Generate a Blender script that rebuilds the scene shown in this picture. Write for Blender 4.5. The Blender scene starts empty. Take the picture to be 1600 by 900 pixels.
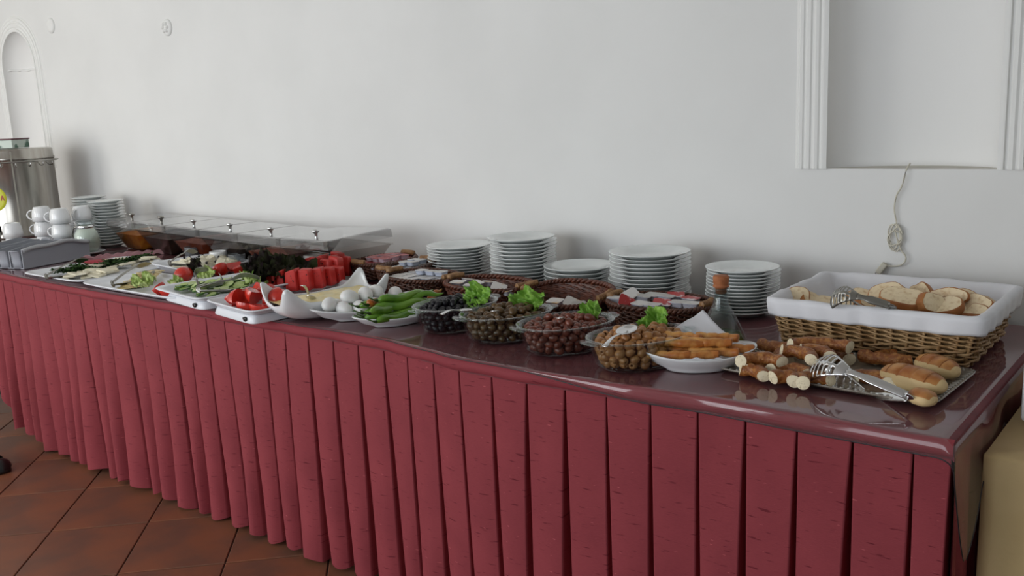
import bpy, bmesh, math, random
from mathutils import Vector, Matrix, noise
random.seed(7)
PI = math.pi
S = bpy.context.scene
COL = S.collection
# ------------------------------------------------------------------ camera
F = 1419.33
RX = Vector((0.77724534, 0.62760982, -0.04467215))
RU = Vector((-0.08426353, 0.17418676, 0.98110052))
RF = Vector((-0.62352974, 0.75879173, -0.18827046))
CP = Vector((0.0, -1.59474, 1.33173))
cam = bpy.data.cameras.new('camera')
cam.sensor_width = 36; cam.lens = F / 1600 * 36; cam.clip_start = 0.02
co = bpy.data.objects.new('camera', cam)
COL.objects.link(co)
m = Matrix((RX, RU, -RF)).transposed().to_4x4(); m.translation = CP
co.matrix_world = m
S.camera = co
def at(px, py, z):
    "point of the place seen at a photo pixel, at height z"
    d = RX * ((px - 800) / F) - RU * ((py - 450) / F) + RF
    return CP + d * ((z - CP.z) / d.z)
# ------------------------------------------------------------------ light
S.view_settings.view_transform = 'Standard'; S.view_settings.look = 'None'
S.view_settings.gamma = 1; S.view_settings.use_curve_mapping = False
S.view_settings.exposure = 0.16
w = bpy.data.worlds.new('sky'); S.world = w; w.use_nodes = True
bg = w.node_tree.nodes['Background']
bg.inputs[0].default_value = (0.80, 0.90, 1.0, 1); bg.inputs[1].default_value = 1.2
def window_light(x, y, z, sx, sz, power, col, rz=0.0):
    l = bpy.data.lights.new('window_light', 'AREA'); l.shape = 'RECTANGLE'
    l.size = sx; l.size_y = sz; l.energy = power; l.color = col
    o = bpy.data.objects.new('window_light', l); COL.objects.link(o)
    o.location = (x, y, z); o.rotation_euler = (PI / 2, 0, rz)
window_light(-6.3, -4.35, 1.55, 1.9, 2.0, 66, (1.0, 0.96, 0.89))
window_light(-3.7, -4.35, 1.55, 1.9, 2.0, 54, (0.94, 0.97, 1.0))
window_light(-1.1, -4.35, 1.55, 1.9, 2.0, 28, (0.90, 0.95, 1.0))

# ------------------------------------------------------------------ materials
MATS = {}
def mat(name, col, rough=0.5, metal=0.0, col2=None, scale=20.0, bump=0.0, bscale=80.0, spec=0.5,
        sss=0.0, coat=0.0, stretch=(1, 1, 1), thr=(0.35, 0.65), detail=3.0):
    if name in MATS: return MATS[name]
    M = bpy.data.materials.new(name); M.use_nodes = True; MATS[name] = M
    nt = M.node_tree; N = nt.nodes; L = nt.links; b = N['Principled BSDF']
    b.inputs['Base Color'].default_value = (*col, 1); b.inputs['Roughness'].default_value = rough
    b.inputs['Metallic'].default_value = metal; b.inputs['Specular IOR Level'].default_value = spec
    b.inputs['Coat Weight'].default_value = coat
    if sss:
        b.inputs['Subsurface Weight'].default_value = sss; b.inputs['Subsurface Scale'].default_value = 0.01
    tc = N.new('ShaderNodeTexCoord'); mp = N.new('ShaderNodeMapping')
    mp.inputs['Scale'].default_value = stretch; L.new(tc.outputs['Object'], mp.inputs[0])
    if col2:
        n = N.new('ShaderNodeTexNoise'); n.inputs['Scale'].default_value = scale; n.inputs['Detail'].default_value = detail
        r = N.new('ShaderNodeValToRGB'); r.color_ramp.elements[0].position = thr[0]; r.color_ramp.elements[1].position = thr[1]
        r.color_ramp.elements[0].color = (*col, 1); r.color_ramp.elements[1].color = (*col2, 1)
        L.new(mp.outputs[0], n.inputs[0]); L.new(n.outputs[0], r.inputs[0]); L.new(r.outputs[0], b.inputs['Base Color'])
    if bump:
        n = N.new('ShaderNodeTexNoise'); n.inputs['Scale'].default_value = bscale; n.inputs['Detail'].default_value = 2
        bp = N.new('ShaderNodeBump'); bp.inputs['Strength'].default_value = bump; bp.inputs['Distance'].default_value = 0.002
        L.new(mp.outputs[0], n.inputs[0]); L.new(n.outputs[0], bp.inputs['Height']); L.new(bp.outputs[0], b.inputs['Normal'])
    return M
def clear(name, tint, gloss=1.0, rough=0.03, ior=1.45, haze=0.0, bump=0.0, bscale=6.0, hazecol=(0.8, 0.8, 0.8)):
    "thin clear glass or plastic: see-through with a mirror sheen"
    if name in MATS: return MATS[name]
    M = bpy.data.materials.new(name); M.use_nodes = True; MATS[name] = M
    nt = M.node_tree; N = nt.nodes; L = nt.links; N.remove(N['Principled BSDF'])
    out = N['Material Output']
    t = N.new('ShaderNodeBsdfTransparent'); t.inputs[0].default_value = (*tint, 1)
    g = N.new('ShaderNodeBsdfGlossy'); g.inputs['Roughness'].default_value = rough; g.inputs[0].default_value = (gloss,) * 3 + (1,)
    fr = N.new('ShaderNodeFresnel')
    ge = N.new('ShaderNodeNewGeometry'); mr = N.new('ShaderNodeMapRange')      # same sheen seen from either face
    mr.inputs[3].default_value = ior; mr.inputs[4].default_value = 1 / ior
    L.new(ge.outputs['Backfacing'], mr.inputs[0]); L.new(mr.outputs[0], fr.inputs[0])
    mx = N.new('ShaderNodeMixShader')
    if haze:
        d = N.new('ShaderNodeBsdfDiffuse'); d.inputs[0].default_value = (*hazecol, 1)
        m2 = N.new('ShaderNodeMixShader'); m2.inputs[0].default_value = haze
        L.new(t.outputs[0], m2.inputs[1]); L.new(d.outputs[0], m2.inputs[2]); L.new(m2.outputs[0], mx.inputs[1])
    else: L.new(t.outputs[0], mx.inputs[1])
    L.new(fr.outputs[0], mx.inputs[0]); L.new(g.outputs[0], mx.inputs[2]); L.new(mx.outputs[0], out.inputs[0])
    if bump:
        tc = N.new('ShaderNodeTexCoord'); n = N.new('ShaderNodeTexNoise'); n.inputs['Scale'].default_value = bscale
        bp = N.new('ShaderNodeBump'); bp.inputs['Strength'].default_value = bump; bp.inputs['Distance'].default_value = 0.01
        L.new(tc.outputs['Object'], n.inputs[0]); L.new(n.outputs[0], bp.inputs['Height'])
        L.new(bp.outputs[0], g.inputs['Normal']); L.new(bp.outputs[0], fr.inputs['Normal'])
    return M
def cloth_mat(name, col, dark, slub, slubcol):
    M = bpy.data.materials.new(name); M.use_nodes = True; MATS[name] = M
    nt = M.node_tree; N = nt.nodes; L = nt.links; b = N['Principled BSDF']
    b.inputs['Roughness'].default_value = 0.75; b.inputs['Sheen Weight'].default_value = 0.08
    b.inputs['Sheen Tint'].default_value = (*slubcol, 1)
    b.inputs['Specular IOR Level'].default_value = 0.25
    uv = N.new('ShaderNodeUVMap')
    def nz(sc, det, st):
        mp = N.new('ShaderNodeMapping'); mp.inputs['Scale'].default_value = st
        mp.inputs['Rotation'].default_value = (0, 0, -0.08)
        n = N.new('ShaderNodeTexNoise'); n.inputs['Scale'].default_value = sc; n.inputs['Detail'].default_value = det
        L.new(uv.outputs[0], mp.inputs[0]); L.new(mp.outputs[0], n.inputs[0]); return n
    n1 = nz(260, 2, (0.25, 2.2, 1)); n2 = nz(13, 2.5, (1.3, 12, 1)); n3 = nz(5, 3, (1, 1, 1)); n4 = nz(34, 1.5, (1.1, 7, 1))
    r = N.new('ShaderNodeValToRGB'); r.color_ramp.elements[0].position = 0.3; r.color_ramp.elements[1].position = 0.7
    r.color_ramp.elements[0].color = (*dark, 1); r.color_ramp.elements[1].color = (*col, 1)
    mixf = N.new('ShaderNodeMath'); mixf.operation = 'ADD'
    h = N.new('ShaderNodeMath'); h.operation = 'MULTIPLY'; h.inputs[1].default_value = 0.28
    L.new(n1.outputs[0], h.inputs[0]); h2 = N.new('ShaderNodeMath'); h2.operation = 'MULTIPLY'; h2.inputs[1].default_value = 0.72
    L.new(n3.outputs[0], h2.inputs[0]); L.new(h.outputs[0], mixf.inputs[0]); L.new(h2.outputs[0], mixf.inputs[1])
    L.new(mixf.outputs[0], r.inputs[0])
    cur = r.outputs[0]; fac = []
    for n, lo, hi, c in ((n2, 0.64, 0.71, slub), (n4, 0.735, 0.765, slubcol)):
        rr = N.new('ShaderNodeValToRGB'); rr.color_ramp.elements[0].position = lo; rr.color_ramp.elements[1].position = hi
        L.new(n.outputs[0], rr.inputs[0])
        mx = N.new('ShaderNodeMix'); mx.data_type = 'RGBA'
        L.new(rr.outputs[0], mx.inputs[0]); L.new(cur, mx.inputs[6]); mx.inputs[7].default_value = (*c, 1)
        cur = mx.outputs[2]; fac.append(rr.outputs[0])
    L.new(cur, b.inputs['Base Color'])
    ad = N.new('ShaderNodeMath'); ad.operation = 'ADD'; L.new(n1.outputs[0], ad.inputs[0]); L.new(fac[0], ad.inputs[1])
    bp = N.new('ShaderNodeBump'); bp.inputs['Strength'].default_value = 0.25; bp.inputs['Distance'].default_value = 0.0012
    L.new(ad.outputs[0], bp.inputs['Height']); L.new(bp.outputs[0], b.inputs['Normal'])
    return M
WALL = mat('wall_paint', (0.80, 0.80, 0.785), 0.85, col2=(0.765, 0.765, 0.75), scale=2.5, bump=0.12, bscale=60)
PLASTER = mat('plaster', (0.82, 0.82, 0.80), 0.7, bump=0.05, bscale=40)
NICHE = mat('niche_lightened_paint', (0.83, 0.825, 0.81), 0.85, bump=0.1, bscale=50)  # paint colour lightened to offset the shade inside the niches
CEIL = mat('ceiling_paint', (0.78, 0.77, 0.74), 0.9)
GROUT = mat('grout', (0.035, 0.025, 0.02), 0.9)
TILE = mat('terracotta', (0.155, 0.074, 0.047), 0.42, col2=(0.235, 0.088, 0.044), scale=5, bump=0.15, bscale=14, thr=(0.4, 0.62), detail=5)
SKIRT = cloth_mat('maroon_skirt_cloth', (0.29, 0.047, 0.058), (0.215, 0.032, 0.042), (0.135, 0.012, 0.02), (0.46, 0.10, 0.11))
TOPCLOTH = mat('maroon_top_cloth', (0.17, 0.028, 0.036), 0.7, col2=(0.13, 0.022, 0.03), scale=30)
TAN = mat('tan_cloth', (0.58, 0.42, 0.21), 0.75, col2=(0.50, 0.355, 0.165), scale=6, bump=0.3, bscale=90)
WOOD = mat('table_wood', (0.25, 0.17, 0.1), 0.5)
STEEL = mat('brushed_steel', (0.50, 0.48, 0.44), 0.24, 1.0, col2=(0.40, 0.37, 0.33), scale=6, stretch=(6, 6, 0.4))
CHROME = mat('chrome', (0.72, 0.72, 0.72), 0.14, 1.0)
DULL = mat('dull_steel', (0.36, 0.35, 0.32), 0.34, 1.0)
CERAM = mat('white_ceramic', (0.80, 0.81, 0.82), 0.12, coat=0.3)
PLATE = mat('plate_ceramic', (0.73, 0.76, 0.75), 0.14, coat=0.3)
MELA = mat('white_melamine', (0.76, 0.78, 0.82), 0.28)
GLASS = clear('clear_glass', (0.90, 0.93, 0.93), ior=1.5)
ACRY = clear('smoky_acrylic', (0.90, 0.89, 0.88), ior=1.2, haze=0.0)
LIDAC = clear('lid_acrylic', (0.88, 0.88, 0.88), ior=1.5, haze=0.08, hazecol=(0.75, 0.75, 0.74))
FILM = clear('clear_vinyl', (0.93, 0.90, 0.91), ior=1.5, rough=0.05, haze=0.03, bump=0.10, bscale=7.0, hazecol=(0.75, 0.68, 0.70))
FILMEDGE = mat('vinyl_edge', (0.02, 0.015, 0.018), 0.3)
WICKD = mat('dark_rattan', (0.115, 0.038, 0.018), 0.42, col2=(0.05, 0.017, 0.009), scale=60)
WICKRED = mat('reddish_rattan', (0.16, 0.045, 0.022), 0.42, col2=(0.06, 0.018, 0.01), scale=60)
WICKL = mat('tan_willow', (0.48, 0.31, 0.15), 0.42, col2=(0.28, 0.15, 0.06), scale=35)
CANE = mat('cane_binding', (0.40, 0.22, 0.09), 0.45, col2=(0.25, 0.12, 0.045), scale=60)
LINEN = mat('white_linen', (0.76, 0.76, 0.79), 0.85, bump=0.4, bscale=45)
PAPER = mat('white_paper', (0.80, 0.80, 0.84), 0.8)
CRUST = mat('bread_crust', (0.46, 0.19, 0.05), 0.6, col2=(0.30, 0.095, 0.022), scale=18, bump=0.4, bscale=120)
CRUMB = mat('bread_crumb', (0.84, 0.69, 0.46), 0.85, col2=(0.66, 0.48, 0.28), scale=90, bump=0.5, bscale=160, thr=(0.5, 0.72))
SIMIT = mat('sesame_crust', (0.24, 0.070, 0.013), 0.42, col2=(0.44, 0.19, 0.05), scale=120, bump=1.0, bscale=260, thr=(0.45, 0.68))
SIMCUT = mat('pale_bread_cut', (0.80, 0.70, 0.50), 0.85, col2=(0.5, 0.4, 0.24), scale=200, thr=(0.55, 0.75))
BUN = mat('bun_side', (0.66, 0.48, 0.24), 0.6, bump=0.3, bscale=90)
BUNTOP = mat('bun_top', (0.33, 0.105, 0.022), 0.42, col2=(0.56, 0.27, 0.08), scale=28, bump=0.3, bscale=120)
PASTRY = mat('fried_pastry', (0.70, 0.36, 0.10), 0.4, col2=(0.42, 0.13, 0.022), scale=32, bump=0.4, bscale=80)
OLB = mat('black_olive', (0.007, 0.006, 0.009), 0.38, spec=.35)
OLG = mat('brown_green_olive', (0.115, 0.062, 0.018), 0.3, col2=(0.07, 0.036, 0.012), scale=35)
OLR = mat('red_brown_olive', (0.19, 0.045, 0.022), 0.3, col2=(0.11, 0.028, 0.016), scale=40)
OLT = mat('tan_olive', (0.42, 0.20, 0.065), 0.35, col2=(0.30, 0.125, 0.04), scale=40)
LEAF = mat('lettuce_green', (0.13, 0.30, 0.03), 0.5, col2=(0.26, 0.46, 0.07), scale=30)
LEAFP = mat('pale_lettuce', (0.28, 0.40, 0.07), 0.5, col2=(0.48, 0.58, 0.22), scale=30)
LEAFD = mat('dark_red_lettuce', (0.012, 0.005, 0.008), 0.8, spec=.15, col2=(0.028, 0.034, 0.010), scale=20)
HERB = mat('dark_herb', (0.016, 0.042, 0.010), 0.8, spec=.15, col2=(0.04, 0.09, 0.02), scale=60)
CUKE = mat('cucumber_flesh', (0.50, 0.60, 0.24), 0.4, col2=(0.36, 0.48, 0.14), scale=50)
CUKESKIN = mat('cucumber_skin', (0.05, 0.13, 0.02), 0.4)
PEPPER = mat('green_pepper', (0.075, 0.20, 0.014), 0.25, col2=(0.17, 0.33, 0.03), scale=14, coat=0.3)
PEPRED = mat('orange_pepper', (0.50, 0.12, 0.02), 0.3, col2=(0.25, 0.16, 0.03), scale=50)
STEM = mat('green_stem', (0.05, 0.10, 0.02), 0.5)
TOMATO = mat('tomato_flesh', (0.62, 0.035, 0.018), 0.25, col2=(0.50, 0.02, 0.012), scale=40, coat=0.3)
MELON = mat('watermelon_flesh', (0.66, 0.035, 0.025), 0.4, col2=(0.56, 0.025, 0.02), scale=30, bump=0.3, bscale=120)
SEED = mat('melon_seed', (0.03, 0.004, 0.004), 0.3)
CHEESE = mat('white_cheese', (0.84, 0.80, 0.64), 0.75, col2=(0.74, 0.68, 0.50), scale=60, bump=0.9, bscale=100)
CHEESEY = mat('yellow_cheese', (0.72, 0.58, 0.28), 0.45, col2=(0.66, 0.52, 0.24), scale=30)
BUTTER = mat('yellow_butter', (0.78, 0.62, 0.26), 0.4, col2=(0.80, 0.70, 0.42), scale=40, bump=1.0, bscale=60)
EGG = mat('white_egg', (0.80, 0.79, 0.77), 0.42, sss=0.1)
GREYPL = mat('grey_plastic', (0.33, 0.345, 0.385), 0.4)
MILK = mat('milk', (0.82, 0.83, 0.72), 0.3)
OIL = clear('olive_oil', (0.62, 0.60, 0.12), ior=1.3, haze=.25, hazecol=(.40, .42, .06))
BOTTLE = clear('bottle_glass', (0.84, 0.88, 0.88), ior=1.5, haze=.02, hazecol=(.5, .55, .52))
CORK = mat('cork', (0.42, 0.15, 0.055), 0.75, col2=(0.32, 0.10, 0.035), scale=70)
FOIL = mat('foil_lid', (0.62, 0.60, 0.58), 0.35, col2=(0.35, 0.20, 0.10), scale=26, thr=(0.55, 0.72))
FOILR = mat('red_foil_lid', (0.42, 0.05, 0.055), 0.35, col2=(0.50, 0.16, 0.15), scale=22, thr=(0.5, 0.7))
FOILY = mat('honey_foil_lid', (0.66, 0.63, 0.60), 0.35, col2=(0.55, 0.30, 0.05), scale=22, thr=(0.48, 0.62))
TUB = mat('tub_plastic', (0.58, 0.64, 0.78), 0.3)
TUBW = mat('white_tub_plastic', (0.80, 0.80, 0.90), 0.3)
ORANGE = mat('orange_food', (0.55, 0.21, 0.015), 0.5, col2=(0.38, 0.10, 0.01), scale=40, bump=1.0, bscale=60)
BROWNF = mat('dark_brown_food', (0.045, 0.018, 0.010), 0.5, col2=(0.02, 0.01, 0.007), scale=40, bump=0.8, bscale=60)
REDF = mat('red_brown_food', (0.23, 0.040, 0.008), 0.5, col2=(0.13, 0.022, 0.006), scale=40, bump=0.8, bscale=60)
CEREAL = mat('golden_cereal', (0.50, 0.25, 0.09), 0.6, col2=(0.32, 0.13, 0.04), scale=60)
BLACK = mat('black_plastic', (0.012, 0.012, 0.012), 0.3)
SKIN = mat('skin', (0.34, 0.16, 0.09), 0.5, sss=0.1)
CABLE = mat('ivory_cable', (0.60, 0.57, 0.47), 0.5)

# ------------------------------------------------------------------ helpers
def link(o, parent=None):
    COL.objects.link(o)
    if parent is not None: o.parent = parent
    return o
def mk(name, V, Fc, mt, parent=None, smooth=True, loc=None, mi=None, rot=None):
    me = bpy.data.meshes.new(name); me.from_pydata([tuple(v) for v in V], [], Fc)
    for x in (mt if isinstance(mt, (list, tuple)) else [mt]): me.materials.append(x)
    if smooth: me.polygons.foreach_set('use_smooth', [True] * len(me.polygons))
    if mi: me.polygons.foreach_set('material_index', mi)
    me.update()
    o = link(bpy.data.objects.new(name, me), parent)
    if loc is not None: o.location = loc
    if rot is not None: o.rotation_euler = rot
    return o
def tag(o, label, cat=None, group=None, kind=None):
    if label: o['label'] = label
    if cat: o['category'] = cat
    if group: o['group'] = group
    if kind: o['kind'] = kind
    return o
def struct(o, label=None, cat='structure'):
    o['kind'] = 'structure'
    if label: o['label'] = label; o['category'] = cat
    return o
def thing(name, label, cat, loc=(0, 0, 0), rz=0.0, group=None, rot=None):
    o = bpy.data.objects.new(name, None); o.empty_display_size = 0.02; link(o)
    o.location = loc; o.rotation_euler = rot if rot else (0, 0, rz)
    return tag(o, label, cat, group)
KIDS = {}
def dup(root, loc, rot=None, label=None, group=None, sc=None):
    r = root.copy(); link(r); r.location = loc
    if rot is not None: r.rotation_euler = rot
    if sc is not None: r.scale = sc
    if label: r['label'] = label
    if group: r['group'] = group
    for ch in KIDS.setdefault(root.name, list(root.children)):
        c = ch.copy(); link(c, r)
        for g in KIDS.setdefault(ch.name, list(ch.children)):
            link(g.copy(), c)
    return r
def smooth_mod(o, lv=1):
    md = o.modifiers.new('sub', 'SUBSURF'); md.levels = lv; md.render_levels = lv; return o
def solid(o, t, off=-1):
    md = o.modifiers.new('sol', 'SOLIDIFY'); md.thickness = t; md.offset = off; return o
def bev(o, wd, seg=2):
    md = o.modifiers.new('bev', 'BEVEL'); md.width = wd; md.segments = seg; md.limit_method = 'ANGLE'; return o
class G:
    "collects geometry for one mesh"
    def __init__(s): s.v = []; s.f = []; s.m = []
    def add(s, V, Fc, mi=0):
        k = len(s.v); s.v += [Vector(x) for x in V]; s.f += [tuple(i + k for i in f) for f in Fc]; s.m += [mi] * len(Fc); return s
    def box(s, x0, y0, z0, x1, y1, z1, mi=0, M=None):
        V = [Vector((x, y, z)) for z in (z0, z1) for x, y in ((x0, y0), (x1, y0), (x1, y1), (x0, y1))]
        if M is not None: V = [M @ v for v in V]
        return s.add(V, [(3, 2, 1, 0), (4, 5, 6, 7), (0, 1, 5, 4), (1, 2, 6, 5), (2, 3, 7, 6), (3, 0, 4, 7)], mi)
    def rings(s, R, close=True, cap0=False, cap1=False, mi=0):
        n = len(R[0]); V = [p for r in R for p in r]; Fc = []
        for i in range(len(R) - 1):
            for j in range(n if close else n - 1):
                k = (j + 1) % n
                Fc.append((i * n + j, i * n + k, (i + 1) * n + k, (i + 1) * n + j))
        if cap0: Fc.append(tuple(range(n - 1, -1, -1)))
        if cap1: Fc.append(tuple((len(R) - 1) * n + j for j in range(n)))
        return s.add(V, Fc, mi)
    def lathe(s, prof, n=24, c=(0, 0, 0), cap0=False, cap1=False, mi=0):
        return s.rings([[Vector((c[0] + r * math.cos(2 * PI * j / n), c[1] + r * math.sin(2 * PI * j / n), c[2] + z)) for j in range(n)] for r, z in prof], True, cap0, cap1, mi)
    def tube(s, P, r, n=6, closed=False, mi=0, cap=True, flat=1.0):
        P = [Vector(p) for p in P]; R = []; up = Vector((0, 0, 1)); m_ = len(P)
        for i, p in enumerate(P):
            a = P[(i + 1) % m_] if (closed or i < m_ - 1) else p
            b = P[i - 1] if (closed or i > 0) else p
            t = (a - b)
            t = t.normalized() if t.length > 1e-9 else Vector((1, 0, 0))
            u = up if abs(t.z) < 0.95 else Vector((0, 1, 0))
            x = t.cross(u).normalized(); y = x.cross(t)
            rr = r(i / max(1, m_ - 1)) if callable(r) else r
            R.append([p + x * (rr * math.cos(2 * PI * k / n)) + y * (rr * flat * math.sin(2 * PI * k / n)) for k in range(n)])
        if closed: R.append(R[0])
        return s.rings(R, True, cap and not closed, cap and not closed, mi)
    def mk(s, name, mt, parent=None, smooth=True, loc=None, rot=None):
        return mk(name, s.v, s.f, mt, parent, smooth, loc, s.m if isinstance(mt, (list, tuple)) else None, rot)
def sell(a, b, e, n, z=0.0, zf=None):
    "super-ellipse ring"
    R = []
    for j in range(n):
        t = 2 * PI * j / n; c, s_ = math.cos(t), math.sin(t)
        x = a * math.copysign(abs(c) ** (2 / e), c); y = b * math.copysign(abs(s_) ** (2 / e), s_)
        R.append(Vector((x, y, z + (zf(x, y, t) if zf else 0))))
    return R
def nz(x, y, z=0.0): return noise.noise(Vector((x, y, z)))
def rnd(a, b): return random.uniform(a, b)

# ------------------------------------------------------------------ room shell
W = 0.92
ZT = 0.7645       # where things rest: on the vinyl
X0R, X1R, YF, ZC = -7.6, 2.2, -4.5, 2.75
# floor: grout bed and single tiles turned against the wall
fl = G().box(X0R, YF, -0.05, X1R, W, -0.004).mk('floor', GROUT, smooth=False); struct(fl)
th = -0.81017
ax = Vector((math.sin(th), math.cos(th), 0)); bx_ = Vector((math.cos(th), -math.sin(th), 0))
PA, PB = 0.368, 0.3215
tb = G(); g_ = 0.0022; ha, hb = PA / 2 - g_, PB / 2 - g_
tb.box(-ha, -hb, -0.008, ha, hb, -0.0008)
tb.v[4:] = [Vector((v.x * 0.985, v.y * 0.985, 0.0)) for v in tb.v[4:]]
tb.v += [Vector((x, y, -0.0015)) for x, y in ((-ha, -hb), (ha, -hb), (ha, hb), (-ha, hb))]
tb.f = [(4, 5, 6, 7)] + [(8 + i, 8 + (i + 1) % 4, 4 + (i + 1) % 4, 4 + i) for i in range(4)] + [(i, (i + 1) % 4, 8 + (i + 1) % 4, 8 + i) for i in range(4)]
tile_me = None; cnt = 0
for i in range(-24, 24):
    for j in range(-24, 24):
        c = ax * (1.985 + (i + .5) * PA) + bx_ * (-2.0805 + (j + .5) * PB)
        if not (-5.2 < c.x < -0.6 and -1.9 < c.y < 0.25) or c.y + 1.9 < 0: continue
        if (c - Vector((-3.0, -0.5, 0))).length > 2.3: continue
        if tile_me is None:
            t0 = tb.mk('floor_tile', TILE, fl, smooth=False); tile_me = t0.data; o = t0
        else: o = link(bpy.data.objects.new('floor_tile', tile_me), fl)
        o.location = (c.x, c.y, 0); o.rotation_euler = (rnd(-.0012, .0012), rnd(-.0012, .0012), math.atan2(ax.y, ax.x)); cnt += 1
# far floor, too distant or out of frame: same tile as one sheet under the laid tiles
# niche outline
def niche_loop(cx, hw, zb, zs, n=24):
    P = [(cx + hw, zb)] + [(cx + hw * math.cos(PI * k / n), zs + hw * math.sin(PI * k / n)) for k in range(n + 1)] + [(cx - hw, zb)]
    return P
NICHES = [(-0.705, 'right', 1.69), (-5.81, 'left', 1.73)]
HW, ZB = 0.213, 1.143
DUST = mat('dusty_ledge', (0.56, 0.53, 0.47), 0.9, col2=(0.64, 0.61, 0.55), scale=20)
bm = bmesh.new()
def loop_edges(P):
    vs = [bm.verts.new((x, W, z)) for x, z in P]
    return [bm.edges.new((vs[i], vs[(i + 1) % len(vs)])) for i in range(len(vs))]
ed = loop_edges([(X0R, 0), (X1R, 0), (X1R, ZC), (X0R, ZC)])
for cx, _, ZS in NICHES: ed += loop_edges(niche_loop(cx, HW, ZB, ZS))
bmesh.ops.triangle_fill(bm, edges=ed, use_beauty=True)
for f in bm.faces:
    if f.normal.y > 0: f.normal_flip()
me = bpy.data.meshes.new('wall_back'); bm.to_mesh(me); bm.free(); me.materials.append(WALL)
wb = link(bpy.data.objects.new('wall_back', me)); struct(wb)
for k, (cx, sd, ZS) in enumerate(NICHES):
    D = 0.13; n = 24; R = []
    for i in range(13):                                   # straight part: half-elliptic plan
        z = ZB + (ZS - ZB) * i / 12
        R.append([Vector((cx + HW * math.cos(PI * j / n), W + D * math.sin(PI * j / n), z)) for j in range(n + 1)])
    for i in range(1, 13):                                # quarter dome, fluted like a shell
        a = PI / 2 * i / 12
        row = []
        for j in range(n + 1):
            t = PI * j / n; fl_ = 1 - 0.035 * (j % 2) * math.sin(a) if 0 < j < n else 1
            row.append(Vector((cx + HW * math.cos(a) * math.cos(t), W + D * math.cos(a) * math.sin(t) * fl_, ZS + HW * math.sin(a))))
        R.append(row)
    g = G(); g.rings(R, close=False)
    fr = [Vector((cx, W - 0.001, ZB))] + R[0]
    G().add(fr, [(0, i, i + 1) for i in range(1, n + 1)]).mk('niche_ledge', DUST, wb)
    # shell edge ledge at the spring of the arch
    g.tube([Vector((cx + (HW - .004) * math.cos(PI * j / n), W + (D - .004) * math.sin(PI * j / n), ZS + 0.004 * math.sin(j * 2.1))) for j in range(1, n)], 0.007, 6)
    g.mk('niche', NICHE, wb)
    # moulding swept round the opening: flutes
    prof = [(0, 0), (0, .018), (.010, .022), (.014, .022), (.017, .012), (.022, .012), (.026, .019), (.034, .021), (.040, .014), (.045, .014), (.049, .020), (.057, .020), (.061, .012), (.066, .012), (.070, .017), (.078, .017), (.083, .007), (.086, .007), (.092, 0)]
    P = [(cx + HW, ZB, 1, 0), (cx + HW, ZS, 1, 0)] + [(cx + HW * math.cos(PI * q / 32), ZS + HW * math.sin(PI * q / 32), math.cos(PI * q / 32), math.sin(PI * q / 32)) for q in range(1, 32)] + [(cx - HW, ZS, -1, 0), (cx - HW, ZB, -1, 0)]
    R = [[Vector((x + nx * (a - .001), W - h * .62, z + nz_ * (a - .001))) for a, h in prof] for x, z, nx, nz_ in P]
    g = G(); g.rings(R, close=False)
    for e in (0, -1):
        k0 = len(g.v); g.v += [v.copy() for v in R[e]]; g.f.append(tuple(range(k0, k0 + len(prof)))); g.m.append(0)
    t = g.mk('trim_%d' % (k + 1), PLASTER, None, smooth=False); struct(t)
G().box(X0R, YF, ZC, X1R, W + .3, ZC + .05).mk('ceiling', CEIL, smooth=False)['kind'] = 'structure'
G().box(X0R - .1, YF, 0, X0R, W, ZC).mk('wall_left', WALL, smooth=False)['kind'] = 'structure'
G().box(X1R, YF, 0, X1R + .1, W, ZC).mk('wall_right', WALL, smooth=False)['kind'] = 'structure'
g = G(); wins = [(-7.3, -5.3), (-4.7, -2.7), (-2.1, -0.1)]; xs = [X0R] + [v for ab in wins for v in ab] + [X1R]
for i in range(0, 8, 2): g.box(xs[i], YF - .1, 0, xs[i + 1], YF, ZC)
for a, b in wins: g.box(a, YF - .1, 0, b, YF, .5); g.box(a, YF - .1, 2.6, b, YF, ZC)
g.mk('wall_front', WALL, smooth=False)['kind'] = 'structure'
for i, (a, b) in enumerate(wins):
    g = G()
    for x in (a, (a + b) / 2 - .03, b - .06): g.box(x, YF - .08, .5, x + .06, YF - .02, 2.6)
    for z in (.5, 2.54): g.box(a, YF - .08, z, b, YF - .02, z + .06)
    g.mk('window_%d' % (i + 1), PLASTER, smooth=False)['kind'] = 'structure'

# wall fittings
for (x, z), lb, r in (((-5.34, 1.935), 'plain round white blanking cap on the wall beside the arched niche', .043), ((-4.151, 1.816), 'round white wall cap with a knobbly centre, right of the plain one', .04)):
    t = thing('wall_cap', lb, 'wall cap', (x, W, z))
    G().lathe([(0, .016), (r * .6, .014), (r * .92, .009), (r, .004), (r, 0)], 24, cap0=False).mk('cover', PLASTER, t, rot=(PI / 2, 0, 0))
    if r < .042:
        g = G()
        for k in range(6): g.lathe([(0, .012), (.008, .009), (.010, 0)], 8, c=(.018 * math.cos(k * PI / 3), .018 * math.sin(k * PI / 3), .012))
        g.mk('knob', PLASTER, t, rot=(PI / 2, 0, 0))
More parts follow.
